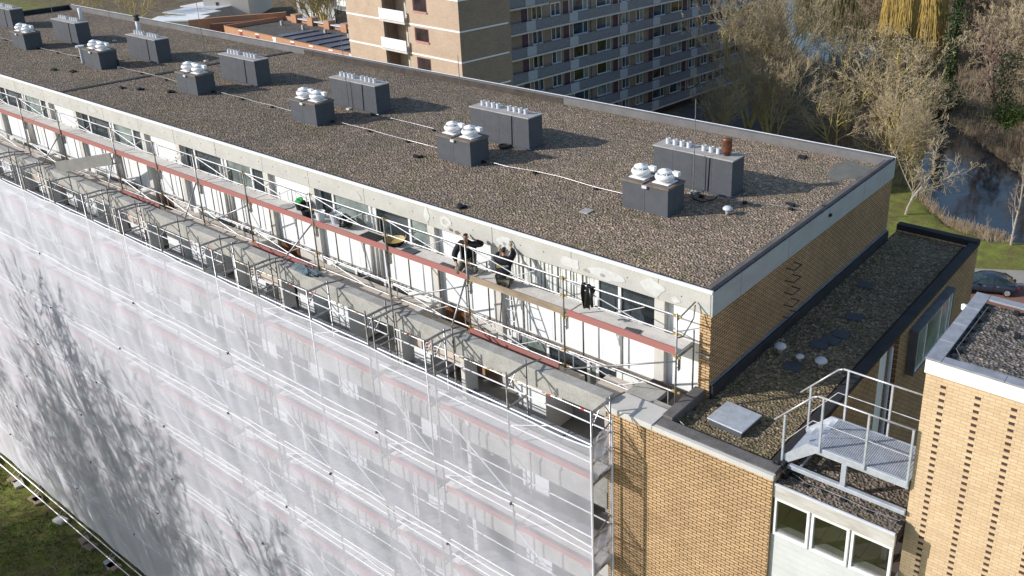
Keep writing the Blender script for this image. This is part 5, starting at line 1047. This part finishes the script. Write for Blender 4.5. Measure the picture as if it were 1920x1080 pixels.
t = thing('leafy_bush', 'bright green bush at the foot of the ivy clad trunk, right side', 'bush', (-14.6, 97, G)); rnd = random.Random(4); leaves('foliage', M_bush, t, [(rnd.gauss(0, 1.1), rnd.gauss(0, 1.1), abs(rnd.gauss(0, 1.3))) for _ in range(3200)], .1, 6)
t = thing('leafy_bush', 'dark green bush behind the canal right of the ivy column', 'bush', (-24.5, 101, G)); leaves('foliage', M_ivy, t, [(rnd.gauss(0, 1.6), rnd.gauss(0, 1.2), abs(rnd.gauss(0, 1.2))) for _ in range(3000)], .12, 7)
# scrub, reeds
rnd = random.Random(77); sg = []
for _ in range(9000):
    x = rnd.uniform(-60, 8); y = rnd.uniform(68, 175)
    dd_ = float(sdist(np.array([x]), np.array([y]), shore_poly())[0])
    if dd_ < .6 or (x < -28-(y-74)*.5 and y < 100): continue
    h = rnd.uniform(.5, 2.2); p = Vector((x, y, G)); 
    for _q in range(3): a = p; b_ = p+Vector((rnd.gauss(0, .5), rnd.gauss(0, .5), h*rnd.uniform(.6, 1))); sg.append((a, b_, .03, .015, 0))
tag(segmesh('undergrowth', sg, M_twig_b, 3), kind='stuff')
sg = []; P = shore_poly()
for _ in range(9000):
    i = rnd.randrange(len(P)-1); a = Vector((*P[i], 0)).lerp(Vector((*P[i+1], 0)), rnd.random()); a += Vector((rnd.gauss(0, .45), rnd.gauss(0, .45), 0)); 
    if a.x > 12: continue
    if (a.x+a.y) % 7 < 2.2: continue
    p = Vector((a.x, a.y, G-.3)); sg.append((p, p+Vector((rnd.gauss(0, .25), rnd.gauss(0, .25), rnd.uniform(.4, 1.0))), .022, .01, 0))
for _ in range(6000):
    x = rnd.uniform(-13, 4); y = 86+(x+13)*-.7+rnd.uniform(2, 9); p = Vector((x, y, G-.1)); sg.append((p, p+Vector((rnd.gauss(0, .4), rnd.gauss(0, .4), rnd.uniform(.8, 2.0))), .03, .012, 0))
tag(segmesh('reeds', sg, mat('dry_reed', (.42, .33, .21), .9, var=.25, sc=1, col2=(.28, .20, .13)), 3), kind='stuff')
# weeds on the front grass
sg = []
for _ in range(5200):
    x = rnd.uniform(-60, -22); y = rnd.uniform(-14, -3.4); p = Vector((x, y, G)); kk = rnd.randint(2, 5)
    for _q in range(kk): sg.append((p, p+Vector((rnd.gauss(0, .16), rnd.gauss(0, .16), rnd.uniform(.08, .3))), .012, .004, 0))
tag(segmesh('dry_weeds', sg, mat('dry_weed', (.42, .35, .2), .9, var=.35, sc=.8, col2=(.18, .18, .06)), 3), kind='stuff')
mb = MB()
for _ in range(16000):
    x = rnd.uniform(-58, -22); y = rnd.uniform(-13, -3.2); cl_ = math.sin(x*1.1+y*.7)+math.sin(x*.5-y*1.4)
    if cl_ < -.3: continue
    a = rnd.random()*6.28; s_ = rnd.uniform(.03, .09); h = rnd.uniform(.05, .18); mb.poly([(x-s_*math.cos(a), y-s_*math.sin(a), G-.01), (x+s_*math.cos(a), y+s_*math.sin(a), G-.01), (x+rnd.gauss(0, .05), y+rnd.gauss(0, .05), G+h)])
tag(mb.build('grass_tufts', mat('grass_blades', (.17, .27, .05), .8, var=.3, sc=.7, col2=(.2, .18, .07))), kind='stuff')
# bare trees beyond the left roof end
dup(a2, (-170, 72, G), 1, .8, 'bare tree on the far lawn beyond the left end of the roof'); dup(a2, (-178, 66, G), 3, .7, 'bare tree farther left on the far lawn'); dup(a1, (-140, 93, G), 2, .75, 'bare tree in front of the balcony block'); dup(a1, (-128, 84, G), 4, .9, 'bare tree beside the sunny end of the gallery flats')
# row of street trees in front of the facade, behind and left of the viewpoint, whose shadows fall on the nets
SH = dict(SP_up, kids=[10, 7, 6, 4], rmin=.022, up=[.04, .12, .12, .08, .04])
s1 = bare('street_tree', 'tall bare street tree before the netted facade', (-32.2, -20.5, G), 24.6, SH, M_bark_b, M_twig_b, 91, 3, 'bare street trees before the netted facade', r0=.26)
for i, (x, y, s_) in enumerate(((-28.2, -20.8, .88), (-38.2, -20, 1.0), (-43.6, -21, .97), (-49.8, -20.5, .95))): dup(s1, (x, y, G), 1.3*(i+1), s_, 'tall bare street tree before the netted facade', 'bare street trees before the netted facade')
